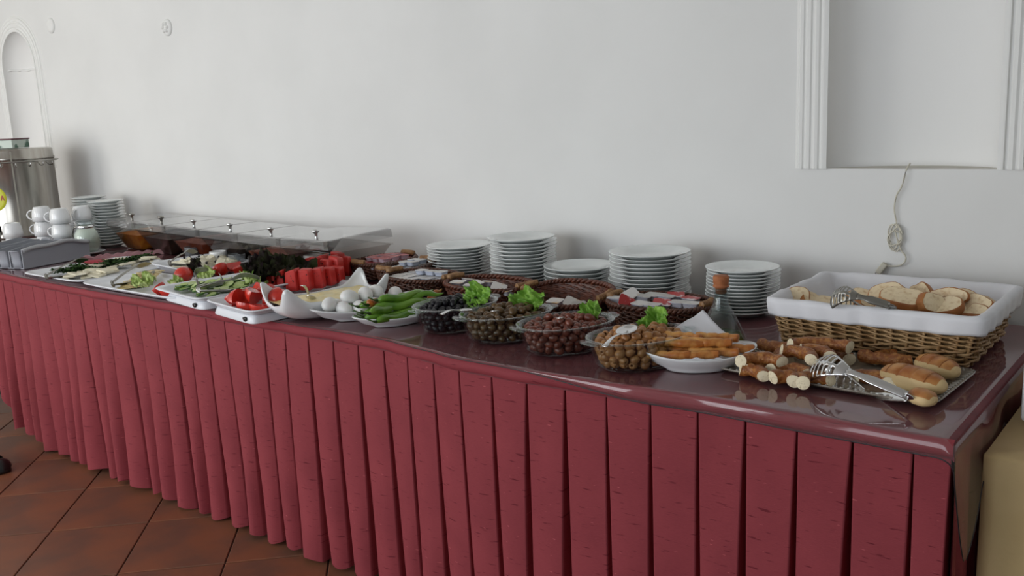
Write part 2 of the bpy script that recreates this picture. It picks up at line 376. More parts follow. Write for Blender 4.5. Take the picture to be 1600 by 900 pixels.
# cable and plug
t = thing('hanging_cable', 'ivory cable looped in a small coil and hanging from the niche on the wall', 'cable', (-0.70, W, 1.15))
P0 = [(-.700, .0, 1.158), (-.706, -.012, 1.140), (-.715, -.012, 1.10), (-.728, -.010, 1.075), (-.733, -.010, 1.04), (-.727, -.010, 1.005), (-.722, -.012, .99)]
for k in range(34):
    a = k * 2 * PI / 11; r = .026 + .006 * math.sin(k * 1.3) - .0002 * k
    P0.append((-.722 + r * .7 * math.sin(-a) - .006, -.010 - .0016 * (k / 11), .962 + r * 1.25 * math.cos(a) * 1.0))
P0 += [(-.712, -.012, .93), (-.700, -.012, .915), (-.700, -.012, .900), (-.712, -.012, .888), (-.738, -.012, .884), (-.762, -.012, .888)]
P1 = []
for i in range(len(P0) - 1):
    p0, p1, p2, p3 = (Vector(P0[max(0, min(len(P0) - 1, i + k))]) for k in (-1, 0, 1, 2))
    for u in (0, .33, .67):
        P1.append(.5 * (2 * p1 + (p2 - p0) * u + (2 * p0 - 5 * p1 + 4 * p2 - p3) * u * u + (3 * p1 - p0 - 3 * p2 + p3) * u ** 3) - Vector((-.70, 0, 1.15)))
G().tube(P1, .0021, 6).mk('cord', CABLE, t)
o = bev(G().box(-.008, -.007, -.018, .008, .007, .016).mk('plug', CABLE, t, smooth=False, loc=(-.060, -.014, -.274), rot=(0, .6 + PI, 0)), .003)
g = G()
for s_ in (-.005, .005): g.tube([(s_, 0, .016), (s_, 0, .030)], .0016, 6)
g.mk('plug_pin', CHROME, t, loc=(-.060, -.014, -.274), rot=(0, .6 + PI, 0))

# ------------------------------------------------------------------ tables and cloths
EDGE = [(-6.6, 0), (-4.154, 0), (-3.906, -.012), (-3.207, -.018), (-2.659, -.008), (-2.149, -.010), (-1.911, -.001), (-1.754, -.003), (-1.59, -.026), (-1.438, -.048), (-1.281, -.047), (-1.192, -.043), (-1.03, -.034), (-.816, -.016), (-.556, -.020), (-.3, -.022)]
def ey(x):
    for (a, ya), (b, yb) in zip(EDGE, EDGE[1:]):
        if a <= x <= b:
            t = (x - a) / (b - a); t = t * t * (3 - 2 * t); return ya + (yb - ya) * t
    return EDGE[0][1]
XR = -0.354; XL = -6.5; YB = 0.885
for n_, (a, b, y0) in enumerate(((XL + .02, -1.93, .02), (-1.925, XR - .02, .0))):
    t = thing('trestle_table', ('left' if n_ == 0 else 'right') + ' buffet table hidden under the maroon cloth and pleated skirt', 'table', ((a + b) / 2, .45, 0))
    hx = (b - a) / 2 - .02
    bev(G().box(-hx, -.41, .725, hx, .41, .752).mk('tabletop', WOOD, t, smooth=False), .004)
    for sx in (-1, 1):
        for sy in (-1, 1): G().tube([(sx * (hx - .12), sy * .34, 0), (sx * (hx - .12), sy * .34, .725)], .015, 8).mk('leg', DULL, t)
# top cloth
n = 110; xs = [XL + (XR - XL) * i / n for i in range(n + 1)]
R = []
for dy, z in ((0.0, .728), (-.001, .75), (.0, .757), (.004, .7605), (.012, .761), (.3, .761), (.6, .761), (YB, .761)):
    R.append([Vector((x, (ey(x) + dy) if dy < .2 else dy, z)) for x in xs])
R = [[p for p in r] for r in R]
for r in R: r.append(Vector((XR + .004, r[-1].y, r[-1].z - .004))); r.append(Vector((XR + .005, r[-1].y, min(r[-1].z, .73))))
g = G(); g.rings(R, close=False)
o = tag(g.mk('tablecloth', TOPCLOTH), 'plain dark maroon cloth covering the top of the buffet tables under clear plastic', 'tablecloth')
# pleated skirt
PITCH = 0.10349; XP0 = -2.58677
def hem(x):
    return .012 + .03 * max(0, min(1, (-3.9 - x) / .3)) + (0 if x > -4.22 else min(.30, (-4.22 - x) * 1.3))
pls = []; i = -38
while XP0 + PITCH * i < XR - .03: pls.append(XP0 + PITCH * i); i += 1
pls = [p for p in pls if p > -6.4]; pls.append(XR + .002)
LV = [0, .02, .06, .12, .2, .3, .42, .55, .7, .85, 1.0]
rs = random.Random(5)
PR = []   # per-pleat wander
for x in pls: PR.append((rs.uniform(-1, 1), rs.uniform(-1, 1), rs.uniform(-1, 1), rs.uniform(0, 1)))
US = (0.0, .002, .03, .08, .16, .28, .42, .56, .68, .76, .80, .82, .88, .95, 1.0)
rows = []; uvs = []
ztop = .738
for li, t in enumerate(LV):
    row = []; uvr = []
    for k in range(len(pls) - 1):
        xa, xb = pls[k], pls[k + 1]; w0, w1, w2, w3 = PR[k]; q0 = PR[k + 1][0]
        loose = 1.0 if xa < -1.9 else (.55 if xa < -1.2 else .3)
        left = min(1, max(0, (-xa - 1.2) / 2.2))
        lean = -.0 * t
        x_a = xa + w0 * .032 * loose * t ** 1.1; x_b = xb + q0 * .032 * loose * t ** 1.1
        dep = (.004 + (.115 + .05 * left) * t ** .45 * (1 if t > .03 else .25)) * (.65 + .35 * w3) if t > 0 else .002
        rnd_ = left * .6 + .15
        gap = (.36 + .04 * left) * t ** .6 * (.45 + .55 * w3) * (1 - .25 * max(0, 1 + xa)) + .006
        ue = .80; wid = x_b - x_a
        for u in US:
            if u <= 0: x = x_a; y = dep
            elif u <= ue:
                q = u / ue; x = x_a + wid * (1 - gap) * q
                y = -.003 - (.004 + .020 * rnd_) * t * math.sin(PI * min(1, q * .92 + .10)) + .030 * left * t * q ** 4 + .012 * left * t * (1 - q) ** 6
            else:
                q = (u - ue) / (1 - ue); x = x_a + wid * (1 - gap) - wid * .05 * q * (1 - left); y = -.003 + .030 * left * t + (dep - .030 * left * t + .003) * q
            if 0 < u <= ue: y += .012 * left * w2 * t; y += .004 * t * math.sin(5 * t + w2 * 6 + u * 3) * loose
            zb = hem(x) + .006 * w1 + .004 * math.sin(u * 7 + w2 * 3)
            z = ztop + (zb - ztop) * t
            row.append(Vector((x, ey(x) + y + .004 + .010 * t, z))); uvr.append((xa * 1.6 + u * PITCH * 1.35 + w3 * 3, z))
    rows.append(row); uvs.append(uvr)
def uvmesh(o, uvl):
    uvd = o.data.uv_layers.new(name='UVMap')
    for l in o.data.loops: uvd.data[l.index].uv = uvl[l.vertex_index]
sk = thing('table_skirt', 'long maroon pleated cloth skirt hanging down the front of the buffet tables', 'table skirt', (-3, 0, 0))
g = G(); g.rings([[p + Vector((3, 0, 0)) for p in r] for r in rows], close=False)
o = g.mk('pleated_panel', SKIRT, sk); uvmesh(o, [u for r in uvs for u in r])
# header band
g = G(); xs2 = [XL + (XR + .004 - XL) * i / 160 for i in range(161)]
R = [[Vector((x + 3, ey(x) + dy, z + .0015 * math.sin(x * 31))) for x in xs2] for dy, z in ((.004, .730), (-.007, .733), (-.0085, .745), (-.006, .7575), (.004, .7605))]
g.rings(R, close=False); o = g.mk('header_band', SKIRT, sk); uvmesh(o, [(v.x, v.z + v.y) for v in g.v])
# skirt round the right-hand end
g = G(); R = []; uvl = []
for t in (0, .04, .12, .3, .5, .75, 1):
    r = []
    for j in range(121):
        y = -.012 + .9 * j / 120; ph = (j % 12) / 12
        x = XR + .004 + .012 * t - (.05 * t ** .5 * max(0, math.sin(ph * PI) - .55) if j > 3 else 0)
        r.append(Vector((x + 3, y, .758 + (.012 - .758) * t))); uvl.append((y * 1.3 + 20, .758 - .75 * t))
    R.append(r)
g.rings(R, close=False); o = g.mk('end_panel', SKIRT, sk); uvmesh(o, uvl)
# clear vinyl cover: a flat sheet that rounds over the right-hand end and hangs down
ny = 46
ys = [i / ny for i in range(ny + 1)]
prof = [(XL + (XR - .02 - XL) * i / 100, .7632, 0) for i in range(101)]
rad = .022
for k in range(1, 7):
    a = PI / 2 * k / 6; prof.append((XR - .02 + rad * math.sin(a) * 1.3, .7632 - rad * (1 - math.cos(a)), 0))
xe, ze = prof[-1][0], prof[-1][1]
for k in range(1, 15): prof.append((xe + .012 * math.sin(k / 14 * 1.2), None, k / 14))
R = []
for x, z, s_ in prof:
    r = []; f_ = min(1, max(0, (x + 1.30) / .40)); f_ = f_ * f_ * (3 - 2 * f_)
    y0 = ey(min(x, XR)) - .0125
    for dn, fw in ((.030, .0055), (.022, .0055), (.013, .005), (.005, .003)):        # turned down over the header at the right
        zz = z if z is not None else ze + (.535 - ze) * s_
        r.append(Vector((x + (0 if z is not None else .010 * 0), y0 - fw * f_ + (.045 * s_ ** 3 + .010 * math.sin(PI * s_ * .8) if z is None else 0), zz - dn * f_ * (1 - s_) - (.0002 if f_ == 0 else 0))))
    for v in ys:
        y0 = ey(min(x, XR)) - .0125
        if z is not None:
            y = y0 + (YB - y0) * v; r.append(Vector((x, y, z)))
        else:
            hz = .535 + (.12 * min(1, v / .12) if v < .5 else .12)
            y = y0 + (YB - y0) * v
            # rounded front corner of the hanging part, pulled forward a touch
            y += .010 * math.sin(PI * s_ * .8) * (1 - v) + .045 * (1 - v) ** 6 * s_ ** 3
            xx = x + .010 * math.sin(v * 9) * s_ + .004 * math.sin(v * 23 + 1) * s_
            r.append(Vector((xx, y, ze + (hz - ze) * s_)))
    R.append(r)
g = G(); g.rings(R, close=False)
pv = thing('vinyl_cover', 'clear glossy plastic sheet over the maroon cloth, hanging off the right-hand end', 'plastic cover')
g.mk('sheet', FILM, pv)
G().tube([r[0] for r in R], .0013, 5).mk('cut_edge', FILMEDGE, pv)
G().tube([R[-1][i] for i in range(4, ny + 5)], .0011, 5).mk('hem_edge', FILMEDGE, pv)
# tan neighbour table
t = thing('tan_table', 'lower table under a mustard tan cloth at the right-hand end of the buffet', 'table', (-.33, .106, 0))
hw_ = .9
g = G(); R = []
def tanring(z, fl_, amp):
    P = []; n4 = 40
    for (xa, ya), (xb, yb) in (((0, 0), (hw_, 0)), ((hw_, 0), (hw_, .72)), ((hw_, .72), (0, .72)), ((0, .72), (0, 0))):
        for i in range(n4):
            s_ = i / n4; x = xa + (xb - xa) * s_; y = ya + (yb - ya) * s_
            nx, ny_ = ((0, -1), (1, 0), (0, 1), (-1, 0))[[(0, 0), (hw_, 0), (hw_, .72), (0, .72)].index((xa, ya))]
            wv = amp * math.sin((x + y) * 38 + math.sin(x * 9) * 2)
            P.append(Vector((x + nx * (fl_ * (.15 if nx < 0 else 1) + wv * (0.2 if nx < 0 else 1)), y + ny_ * (fl_ + wv), z)))
    return P
for z, f_, a_ in ((.7, -.006, 0), (.6985, -.001, 0), (.694, .001, 0), (.65, .003, .001), (.5, .008, .006), (.25, .012, .012), (.02, .015, .015)): R.append(tanring(z, f_, a_))
g.rings(R, True, cap0=True)
g.mk('cloth', TAN, t)
for px, py in ((.06, .06), (.84, .06), (.84, .66), (.06, .66)): G().tube([(px, py, 0), (px, py, .68)], .018, 8).mk('leg', DULL, t)
p = at(1592, 664, .7)
t = thing('white_appliance', 'white appliance edge standing on the tan cloth at the far right', 'appliance', (p.x + .001, p.y, .7005))
bev(G().box(0, 0, .006, .25, .22, .15).mk('housing', CERAM, t, smooth=False), .008)
for a, b in ((.03, .03), (.22, .03), (.22, .19), (.03, .19)): G().lathe([(.008, 0), (.008, .008)], 10, c=(a, b, 0), cap0=True, cap1=True).mk('foot', BLACK, t)
# ------------------------------------------------------------------ crockery
def plate_proto(name, r, label, group, loc):
    t = thing(name, label, 'plate', loc, 0, group)
    h = r * .20
    pr = [(0, .006), (r * .52, .006), (r * .60, .0085), (r * .74, h * .72), (r * .97, h * .98), (r, h), (r * 1.0, h - .0022), (r * .97, h - .0035), (r * .74, h * .42), (r * .60, .001), (r * .57, 0), (r * .53, 0), (r * .51, .0025), (0, .0025)]
    G().lathe(pr, 48).mk('dish', PLATE, t)
    return t
ORD = 'topmost,second,third,fourth,fifth,sixth,seventh,eighth,ninth,tenth,eleventh,twelfth,thirteenth,fourteenth,fifteenth,sixteenth,seventeenth,eighteenth'.split(',')
def stack(x, y, r, n, ztop, words, nm='plate', wob=.0035):
    h = r * .20; st = (ztop - ZT - h) / (n - 1)
    rs_ = random.Random(int(abs(x) * 1000)); cx = cy = 0; t0 = None
    for i in range(n):
        if rs_.random() < .25: cx = rs_.uniform(-wob, wob); cy = rs_.uniform(-wob, wob)
        k = n - 1 - i
        lb = ('topmost white %s, its face bare, of ' % nm if k == 0 else 'lowest white %s of ' % nm if i == 0 else 'white %s %s from the top of ' % (nm, ORD[k])) + words
        pos = (x + cx + rs_.uniform(-.001, .001), y + cy + rs_.uniform(-.001, .001), ZT + st * i)
        if t0 is None: t0 = plate_proto(nm, r, lb, 'plates of ' + words, pos)
        else: dup(t0, pos, rot=(0, 0, rs_.uniform(0, 6)), label=lb)
stack(-1.061, .69, .099, 13, .897, 'the stack beside the bread basket')
stack(-1.356, .69, .119, 13, .922, 'the widest stack', wob=.006)
stack(-1.606, .695, .113, 7, .862, 'the lowest dinner stack')
stack(-1.841, .71, .110, 14, .938, 'the tallest dinner stack')
stack(-2.158, .75, .115, 11, .889, 'the leftmost dinner stack')
stack(-4.47, .66, .086, 16, .996, 'the front pile left of the bins', 'saucer', wob=.005)
stack(-4.761, .72, .086, 16, 1.004, 'the rear pile behind the cups', 'saucer', wob=.005)
# coffee cups
def cup_proto():
    t = thing('coffee_cup', 'x', 'cup')
    CS = 1.16
    pr = [(0, .002), (.024, .002), (.026, 0), (.030, 0), (.031, .004), (.037, .018), (.0395, .040), (.040, .062), (.0385, .062), (.037, .040), (.034, .018), (.026, .007), (0, .006)]
    G().lathe([(a * CS, b * CS) for a, b in pr], 28).mk('bowl', CERAM, t)
    G().tube([(.043 + .028 * math.sin(a), 0, .040 - .023 * math.cos(a)) for a in [PI * k / 10 for k in range(11)]], .0052, 8, flat=.7).mk('handle', CERAM, t)
    return t
cp = cup_proto(); first = True
CUPS = [(-4.455, .42, 0, 3.8, 'bottom cup of the middle pile behind the cutlery tray'), (-4.455, .42, 1, 3.7, 'second cup up in the middle pile behind the cutlery tray'), (-4.455, .42, 2, 3.9, 'upside down cup topping the middle pile left of the milk jug'),
        (-4.690, .44, 0, 3.0, 'bottom cup of the left pile behind the cutlery tray'), (-4.690, .44, 1, 3.8, 'cup under the top one in the left pile, handle to the left'), (-4.690, .44, 2, 3.9, 'upside down cup topping the left pile in front of the urn'),
        (-4.47, .535, 0, 4.4, 'bottom cup of the right pile, mostly behind the milk jug'), (-4.47, .535, 1, 4.5, 'middle cup of the right pile, above the milk jug'), (-4.47, .535, 2, 5.2, 'upside down cup topping the right pile beside the saucers'),
        (-4.785, .33, 1, 3.4, 'leftmost wide cup next to the steel pot'), (-4.785, .33, 0, 3.4, 'cup at the bottom left beside the small steel pot'), (-4.64, .53, 1, .6, 'cup peeping out between the left and middle piles'), (-4.64, .53, 0, .6, 'cup low down between the left and middle piles')]
for x, y, lv, rz, lb in CUPS:
    flip = True
    z = ZT + .0725 * (lv + 1)
    if first: o = cp; o.location = (x, y, z); o.rotation_euler = (PI, 0, rz); first = False
    else: o = dup(cp, (x, y, z), rot=(PI, 0, rz))
    o['label'] = 'white coffee ' + lb if lb.startswith('cup') else 'white ' + lb; o['group'] = 'coffee cups piled in front of the urn'
# milk jug and its saucer
t = thing('saucer', 'white saucer under the glass milk jug', 'saucer', (-4.305, .465, ZT))
G().lathe([(0, .004), (.045, .004), (.075, .012), (.0755, .010), (.048, 0), (0, 0)], 32).mk('dish', CERAM, t)
t = jug = thing('milk_jug', 'round glass jug full of milk with a steel handle band', 'jug', (-4.305, .465, ZT + .005))
G().lathe([(0, 0), (.034, 0), (.046, .018), (.050, .045), (.044, .078), (.032, .098), (.029, .112), (.036, .128), (.0345, .128), (.0275, .112), (.030, .098), (.042, .078), (.048, .045), (.044, .018), (.032, .003), (0, .003)], 28).mk('glass_body', GLASS, t)
G().lathe([(0, .004), (.031, .004), (.043, .019), (.047, .045), (.0415, .077), (.031, .094), (0, .094)], 28).mk('milk', MILK, t)
G().tube([(-.030, -.012, .105), (-.055, -.020, .098), (-.062, -.024, .07), (-.052, -.020, .045)], .004, 6).mk('handle', DULL, t)
G().lathe([(.0305, .097), (.032, .103), (.030, .108)], 28).mk('collar', CHROME, t)
jug.scale = (1.22,) * 3
# urn
UX, UY = -5.23, .56
t = thing('tea_urn', 'tall stainless steel tea urn with a yellow round badge', 'urn', (UX, UY, ZT))
g = G(); g.lathe([(.20, .03), (.206, .035), (.206, .05), (.203, .055), (.203, .44), (.207, .445), (.207, .455), (.203, .46), (.203, .492), (.199, .50), (.19, .503), (0, .505)], 64)
g.mk('drum', STEEL, t)
a0 = math.atan2(-1.59 - UY, 0 - UX)
G().box(.2015, -.004, .05, .207, .004, .49).mk('seam_strip', mat('pale_seam', (.55, .53, .46), .3, .8), t, smooth=False, rot=(0, 0, a0 - .02))
G().tube([(.222 * math.cos(a), .222 * math.sin(a), .435 - .0 * k) for k, a in enumerate([2 * PI * j / 48 for j in range(48)])], .004, 6, closed=True).mk('rail', DULL, t)
g = G()
for k in range(7):
    a = a0 - .9 + k * .32; g.tube([(.222 * math.cos(a), .222 * math.sin(a), .434), (.222 * math.cos(a), .222 * math.sin(a), .412), (.204 * math.cos(a), .204 * math.sin(a), .41)], .003, 5)
g.mk('rail_clip', CHROME, t)
R = [];
for rr in (.001, .014, .028, .042, .055, .068, .070):
    R.append([Vector((.2045 if rr < .07 else .2025, rr * math.cos(2 * PI * j / 32), rr * math.sin(2 * PI * j / 32))) for j in range(32)])
def wrapc(p): return Vector((p.x * math.cos(p.y / .2), p.x * math.sin(p.y / .2), p.z + .25))
o = G().rings([[wrapc(p) for p in r] for r in R]).mk('badge', mat('yellow_badge', (.62, .62, .03), .4), t, rot=(0, 0, a0 - .60))
g = G()
for P_ in (((.040, -.012), (.045, -.012), (.052, .016), (.047, .016)), ((.047, .016), (.052, .016), (.060, -.012), (.055, -.012)), ((.044, -.003), (.056, -.003), (.056, .001), (.045, .001))):
    g.add([wrapc(Vector((.2055, a, b))) for a, b in P_], [(0, 1, 2, 3)])
g.mk('badge_mark', mat('badge_red', (.4, .03, .02), .4), o)
o = G().tube([(.20, 0, .07), (.25, 0, .07), (.26, 0, .06), (.262, 0, .03)], .010, 10).mk('tap', DULL, t, rot=(0, 0, a0 - .45))
G().tube([(.235, 0, .075), (.235, 0, .10), (.245, 0, .115)], .007, 8).mk('tap_lever', BLACK, o)
g = G()
for k in range(3):
    a = a0 + k * 2 * PI / 3; g.lathe([(.014, 0), (.014, .035)], 10, c=(.17 * math.cos(a), .17 * math.sin(a), 0), cap0=True, cap1=True)
g.mk('foot', BLACK, t)
t = thing('tea_box', 'dark red lidded box with green patterned sides lying on the tea urn', 'box', (UX + .005, UY - .06, ZT + .507), .55)
bev(G().box(-.13, -.07, 0, .13, .07, .042).mk('carton', mat('green_pattern', (.05, .13, .085), .4, col2=(.50, .58, .52), scale=14, thr=(.46, .54)), t, smooth=False), .002)
bev(G().box(-.134, -.074, .0425, .134, .074, .050).mk('lid', mat('dark_red_card', (.10, .018, .03), .4), t, smooth=False), .002)
# little steel pot
t = thing('steel_pot', 'small shiny steel pot at the left edge beside the cups', 'pot', (-4.92, .235, ZT))
G().lathe([(0, 0), (.045, 0), (.05, .005), (.05, .085), (.052, .088), (.047, .094), (.02, .102), (0, .104)], 32).mk('body', STEEL, t)
G().lathe([(.004, .10), (.004, .11), (.010, .116), (.008, .125), (0, .127)], 12).mk('lid_knob', BLACK, t)
G().tube([(.048, -.01, .075), (.072, -.012, .07), (.075, -.012, .04), (.05, -.01, .02)], .005, 8, flat=.6).mk('handle', BLACK, t)
# cutlery tray: grey plastic with five long compartments
t = thing('cutlery_tray', 'grey plastic cutlery tray with long open compartments', 'tray', (-4.098, .077, ZT), math.radians(14))
nd = 4; WX, WY, HH = .33, .345, .105
g = G(); th_ = .003
def wy(v): return HH * (.80 + .14 * math.sin(PI * v) ** 2 + .05 * math.sin(v * 11))
for k in range(nd + 1):
    x = -WX * k / nd
    for sgn in (0,):
        V = []; n = 18
        for i in range(n + 1):
            v = i / n; zt = wy(v) * (1.0 if k in (0, nd) else .93)
            V += [(x + .010 * (-1 if k else 0) * 0, WY * v, 0.004), (x, WY * v, zt), (x - .004, WY * v, zt), (x - .004, WY * v, 0.004)]
        R = [V[4 * i:4 * i + 4] for i in range(n + 1)]
        g.rings(R, True, True, True)
g.box(-WX - .004, 0, .001, 0, WY, .0045)
g.mk('shell', GREYPL, t, smooth=False)
for y in (0, WY):
    for k in range(nd):        # rounded ends of each channel
        xa = -WX * (k + 1) / nd + .010; xb = -WX * k / nd - .012; n = 8
        R = []
        for z, ins in ((0.002, .006), (.03, .002), (HH * .74, -.001), (HH * .76, -.006), (HH * .745, -.009)):
            R.append([Vector((xa + (xb - xa) * i / n, y + (-1 if y == 0 else 1) * (-ins + .010 * math.sin(PI * i / n)), z)) for i in range(n + 1)])
        g = G(); g.rings(R, close=False); solid(g.mk('channel_end', GREYPL, t), .002, 0)
g = G(); R = [[(.002 + e, WY * i / 20, wy(i / 20) + dz) for i in range(21)] for e, dz in ((-.006, .0015), (.006, .001), (.007, -.012))]
g.rings(R, close=False); solid(g.mk('rim_flange', mat('grey_plastic_light', (.42, .43, .45), .4), t), .002, 0)
lbls = ['fork in the nearest channel of the grey tray', 'fork lying second from the near wall in the grey tray', 'spoon in the middle channel of the grey tray', 'fork in the fourth channel of the grey tray', 'spoon with its bowl up at the back of the grey tray', 'knife in the left channel of the grey tray', 'knife beside the left wall in the grey tray', 'spoon at the far end of the left channel']
for k in range(8):
    q_ = Matrix.Rotation(math.radians(14), 3, 'Z') @ Vector((-WX * ((k * .62 % 4) + .5) / 4, .17 + .004 * k, 0)); t2 = thing('steel_' + lbls[k].split()[0], 'steel ' + lbls[k], lbls[k].split()[0], (-4.098 + q_.x, .077 + q_.y, ZT + .045 + .012 * (k % 3)), 0, 'cutlery in the grey tray', rot=(.10 + .03 * (k % 2), 0, .244 + rnd(-.06, .06)))
    G().tube([(0, -.09 + .01 * j, .0) for j in range(12)], lambda u: .0035 + .002 * (1 - u), 6, flat=.35).mk('handle', DULL, t2)
    if 'fork' in lbls[k]:
        g = G(); g.box(-.009, .02, -.001, .009, .045, .001)
        for q in range(4): g.box(-.009 + q * .0053, .045, -.0008, -.0065 + q * .0053, .078, .0008)
        g.mk('tines', DULL, t2, smooth=False)
    elif 'spoon' in lbls[k]:
        G().rings([sell(.016 * s_, .025 * s_, 2, 16, -.006 * (1 - s_)) for s_ in (.02, .5, .8, 1)]).mk('spoon_bowl', CHROME, t2, loc=(0, .045, .002))
    else: G().box(-.008, .02, -.0008, .006, .11, .0008).mk('blade', DULL, t2, smooth=False)
# bowl of cereal at the left edge
t = thing('cereal_bowl', 'shallow white bowl behind the grey tray at the left edge', 'bowl', (-4.70, .22, ZT))
G().lathe([(0, .003), (.05, .003), (.085, .03), (.09, .045), (.087, .045), (.08, .032), (.05, .008), (0, .008)], 32).mk('dish', CERAM, t)
g = G(); rs = random.Random(3)
for k in range(420):
    a = rs.uniform(0, 2 * PI); r = .082 * math.sqrt(rs.random()); z = .030 + .024 * (1 - (r / .084) ** 2) + rs.uniform(-.004, .004)
    M = Matrix.Translation((r * math.cos(a), r * math.sin(a), z)) @ Matrix.Rotation(rs.uniform(0, 6), 4, 'Z') @ Matrix.Rotation(rs.uniform(-1, 1), 4, 'X')
    g.box(-.009, -.0025, -.0025, .009, .0025, .0025, M=M)
o = g.mk('cereal', CEREAL, None, smooth=False, loc=(-4.70, .22, ZT)); tag(o, 'golden brown cereal heaped in the bowl at the left edge', 'cereal', kind='stuff')
# ------------------------------------------------------------------ clear food bins
zr = .878; BW = .3135; D_ = .275; brz = math.radians(-4.9); bp = Vector((-4.375, .612, ZT)); bd = Vector((math.cos(brz), math.sin(brz), 0))
foods = [(ORANGE, 'orange'), (BROWNF, 'dark brown'), (REDF, 'rust red'), (BROWNF, 'nearly black'), (REDF, 'dull red'), (None, 'empty')]
where = ['leftmost, holding orange food', 'second from the left, holding dark brown food', 'third from the left, holding rust red food', 'fourth from the left, holding near black food', 'fifth from the left, right behind the dark lettuce', 'rightmost and empty, its lid tipped up a little']
def frus(g, x0, x1, ya, yb, z0, z1, ins, n=6, insy=None, yfr=None):
    R = []
    for i in range(n + 1):
        s_ = i / n; k = (1 - s_); ix = ins * k; iy = (insy if insy is not None else ins) * k
        R.append([Vector(p) for p in ((x0 + ix, ya + iy, z0 + (z1 - z0) * s_), (x1 - ix, ya + iy, z0 + (z1 - z0) * s_), (x1 - ix, yb - iy, z0 + (z1 - z0) * s_), (x0 + ix, yb - iy, z0 + (z1 - z0) * s_))])
    return R
for k in range(6):
    o_ = bp + bd * (BW * k); x, by0 = o_.x, o_.y; t = thing('food_bin', 'clear acrylic food bin with sloping sides, ' + where[k], 'food bin', (x, by0, ZT), brz, 'clear lidded bins along the wall')
    h = zr - ZT
    g = G(); g.rings(frus(g, .003, BW - .003, 0, D_, 0, h - .004, .075, insy=.05), True, cap0=True); solid(g.mk('tub', ACRY, t, smooth=False), .002, -1)
    for (a, b, c_, d_) in ((.001, -.006, BW - .001, .002), (.001, D_, BW - .001, D_ + .008)): G().box(a, b, h - .006, c_, d_, h).mk('rim', ACRY, t, smooth=False)
    if foods[k][0]:
        f_ = G(); lvl = .66 if k == 0 else .78
        R = frus(f_, .006, BW - .006, .004, D_ - .004, 0.003, h, .073, insy=.048)[:5]
        n = 10; top = []
        x0_, y0_ = R[-1][0].x, R[-1][0].y; x1_, y1_ = R[-1][2].x, R[-1][2].y; zz = R[-1][0].z
        f_.rings(R, True, cap0=True)
        V = [(x0_ + (x1_ - x0_) * i / n, y0_ + (y1_ - y0_) * j / n, zz + (.022 * math.sin(PI * i / n) * math.sin(PI * j / n) + .006 * nz(i * .9, j * .9, k)) * (0 < i < n and 0 < j < n)) for j in range(n + 1) for i in range(n + 1)]
        f_.add(V, [(j * (n + 1) + i, j * (n + 1) + i + 1, (j + 1) * (n + 1) + i + 1, (j + 1) * (n + 1) + i) for j in range(n) for i in range(n)])
        o = f_.mk('prepared_food', foods[k][0], None, loc=(x, by0, ZT), rot=(0, 0, brz)); tag(o, foods[k][1] + ' food filling the %s clear bin' % ('first', 'second', 'third', 'fourth', 'fifth')[k] + ' from the left', 'food', kind='stuff')
    # lid: shallow clear box with knob
    lid = bpy.data.objects.new('lid', None); link(lid, t); lid.location = (0, 0, h + .0005)
    bpy.data.objects.remove(lid)
    g = G()
    R = [[Vector(p) for p in ((a, b, z), (BW - a, b, z), (BW - a, D_ - b, z), (a, D_ - b, z))] for a, b, z in ((.0, -.008, 0), (.002, -.006, .030), (.010, .004, .034))]
    g.rings(R, True, cap1=True)
    o = solid(g.mk('lid', LIDAC, t, smooth=False, loc=(0, 0, h + .001)), .0022, -1)
    if k == 5: o.rotation_euler = (.045, -.03, 0)
    G().lathe([(.006, 0), (.006, .012), (.013, .018), (.015, .024), (.010, .028), (0, .028)], 14, c=(BW * .5, .055, .034)).mk('knob', CHROME if k != 1 and k != 0 else DULL, o)
    g = G(); g.box(BW - .022, .0, .030, BW + .004, .055, .0335); g.box(BW - .022, -.010, .004, BW + .004, -.006, .033)
    g.mk('clip', ACRY, o, smooth=False)
# ------------------------------------------------------------------ glasses in front of the bins
def glass(x, y, lb, full=False):
    t = thing('ribbed_glass', lb, 'glass', (x, y, ZT), 0, 'ribbed glasses in front of the bins')
    n = 40; R = []
    for r, z in ((0, .001), (.028, 0), (.031, .006), (.034, .058), (.0345, .061), (.0325, .061), (.031, .056), (.028, .008), (0, .006)):
        R.append([Vector((r * (1 + (.03 if .01 < z < .056 and j % 2 else 0)) * math.cos(2 * PI * j / n), r * (1 + (.03 if .01 < z < .056 and j % 2 else 0)) * math.sin(2 * PI * j / n), z)) for j in range(n)])
    G().rings(R).mk('glass_wall', clear('pressed_glass', (.66, .70, .72), ior=1.6, haze=.22, hazecol=(.5, .52, .54)), t)
for q, lb in (((302, 407), 'ribbed drinking glass left of the white cup, behind the cheese'), ((372, 420), 'ribbed glass just right of the white cup'), ((403, 424), 'ribbed glass behind the middle of the dark lettuce'), ((425, 426), 'ribbed glass furthest right, behind the dark lettuce')):
    p = at(q[0], q[1], ZT); glass(p.x, p.y, lb)
for (px, py), lb, r in (((343, 417), 'small white cup standing between the ribbed glasses', .034), ((491, 424), 'white lidded pot behind the watermelon slices', .036)):
    p = at(px, py, ZT); t = thing('white_pot', lb, 'pot', (p.x, p.y, ZT))
    G().lathe([(0, 0), (r * .8, 0), (r * .9, .004), (r, .05), (r * 1.05, .054), (r * 1.05, .062), (r, .066), (r * .88, .066), (r * .84, .060), (0, .058)], 28).mk('body', CERAM, t)
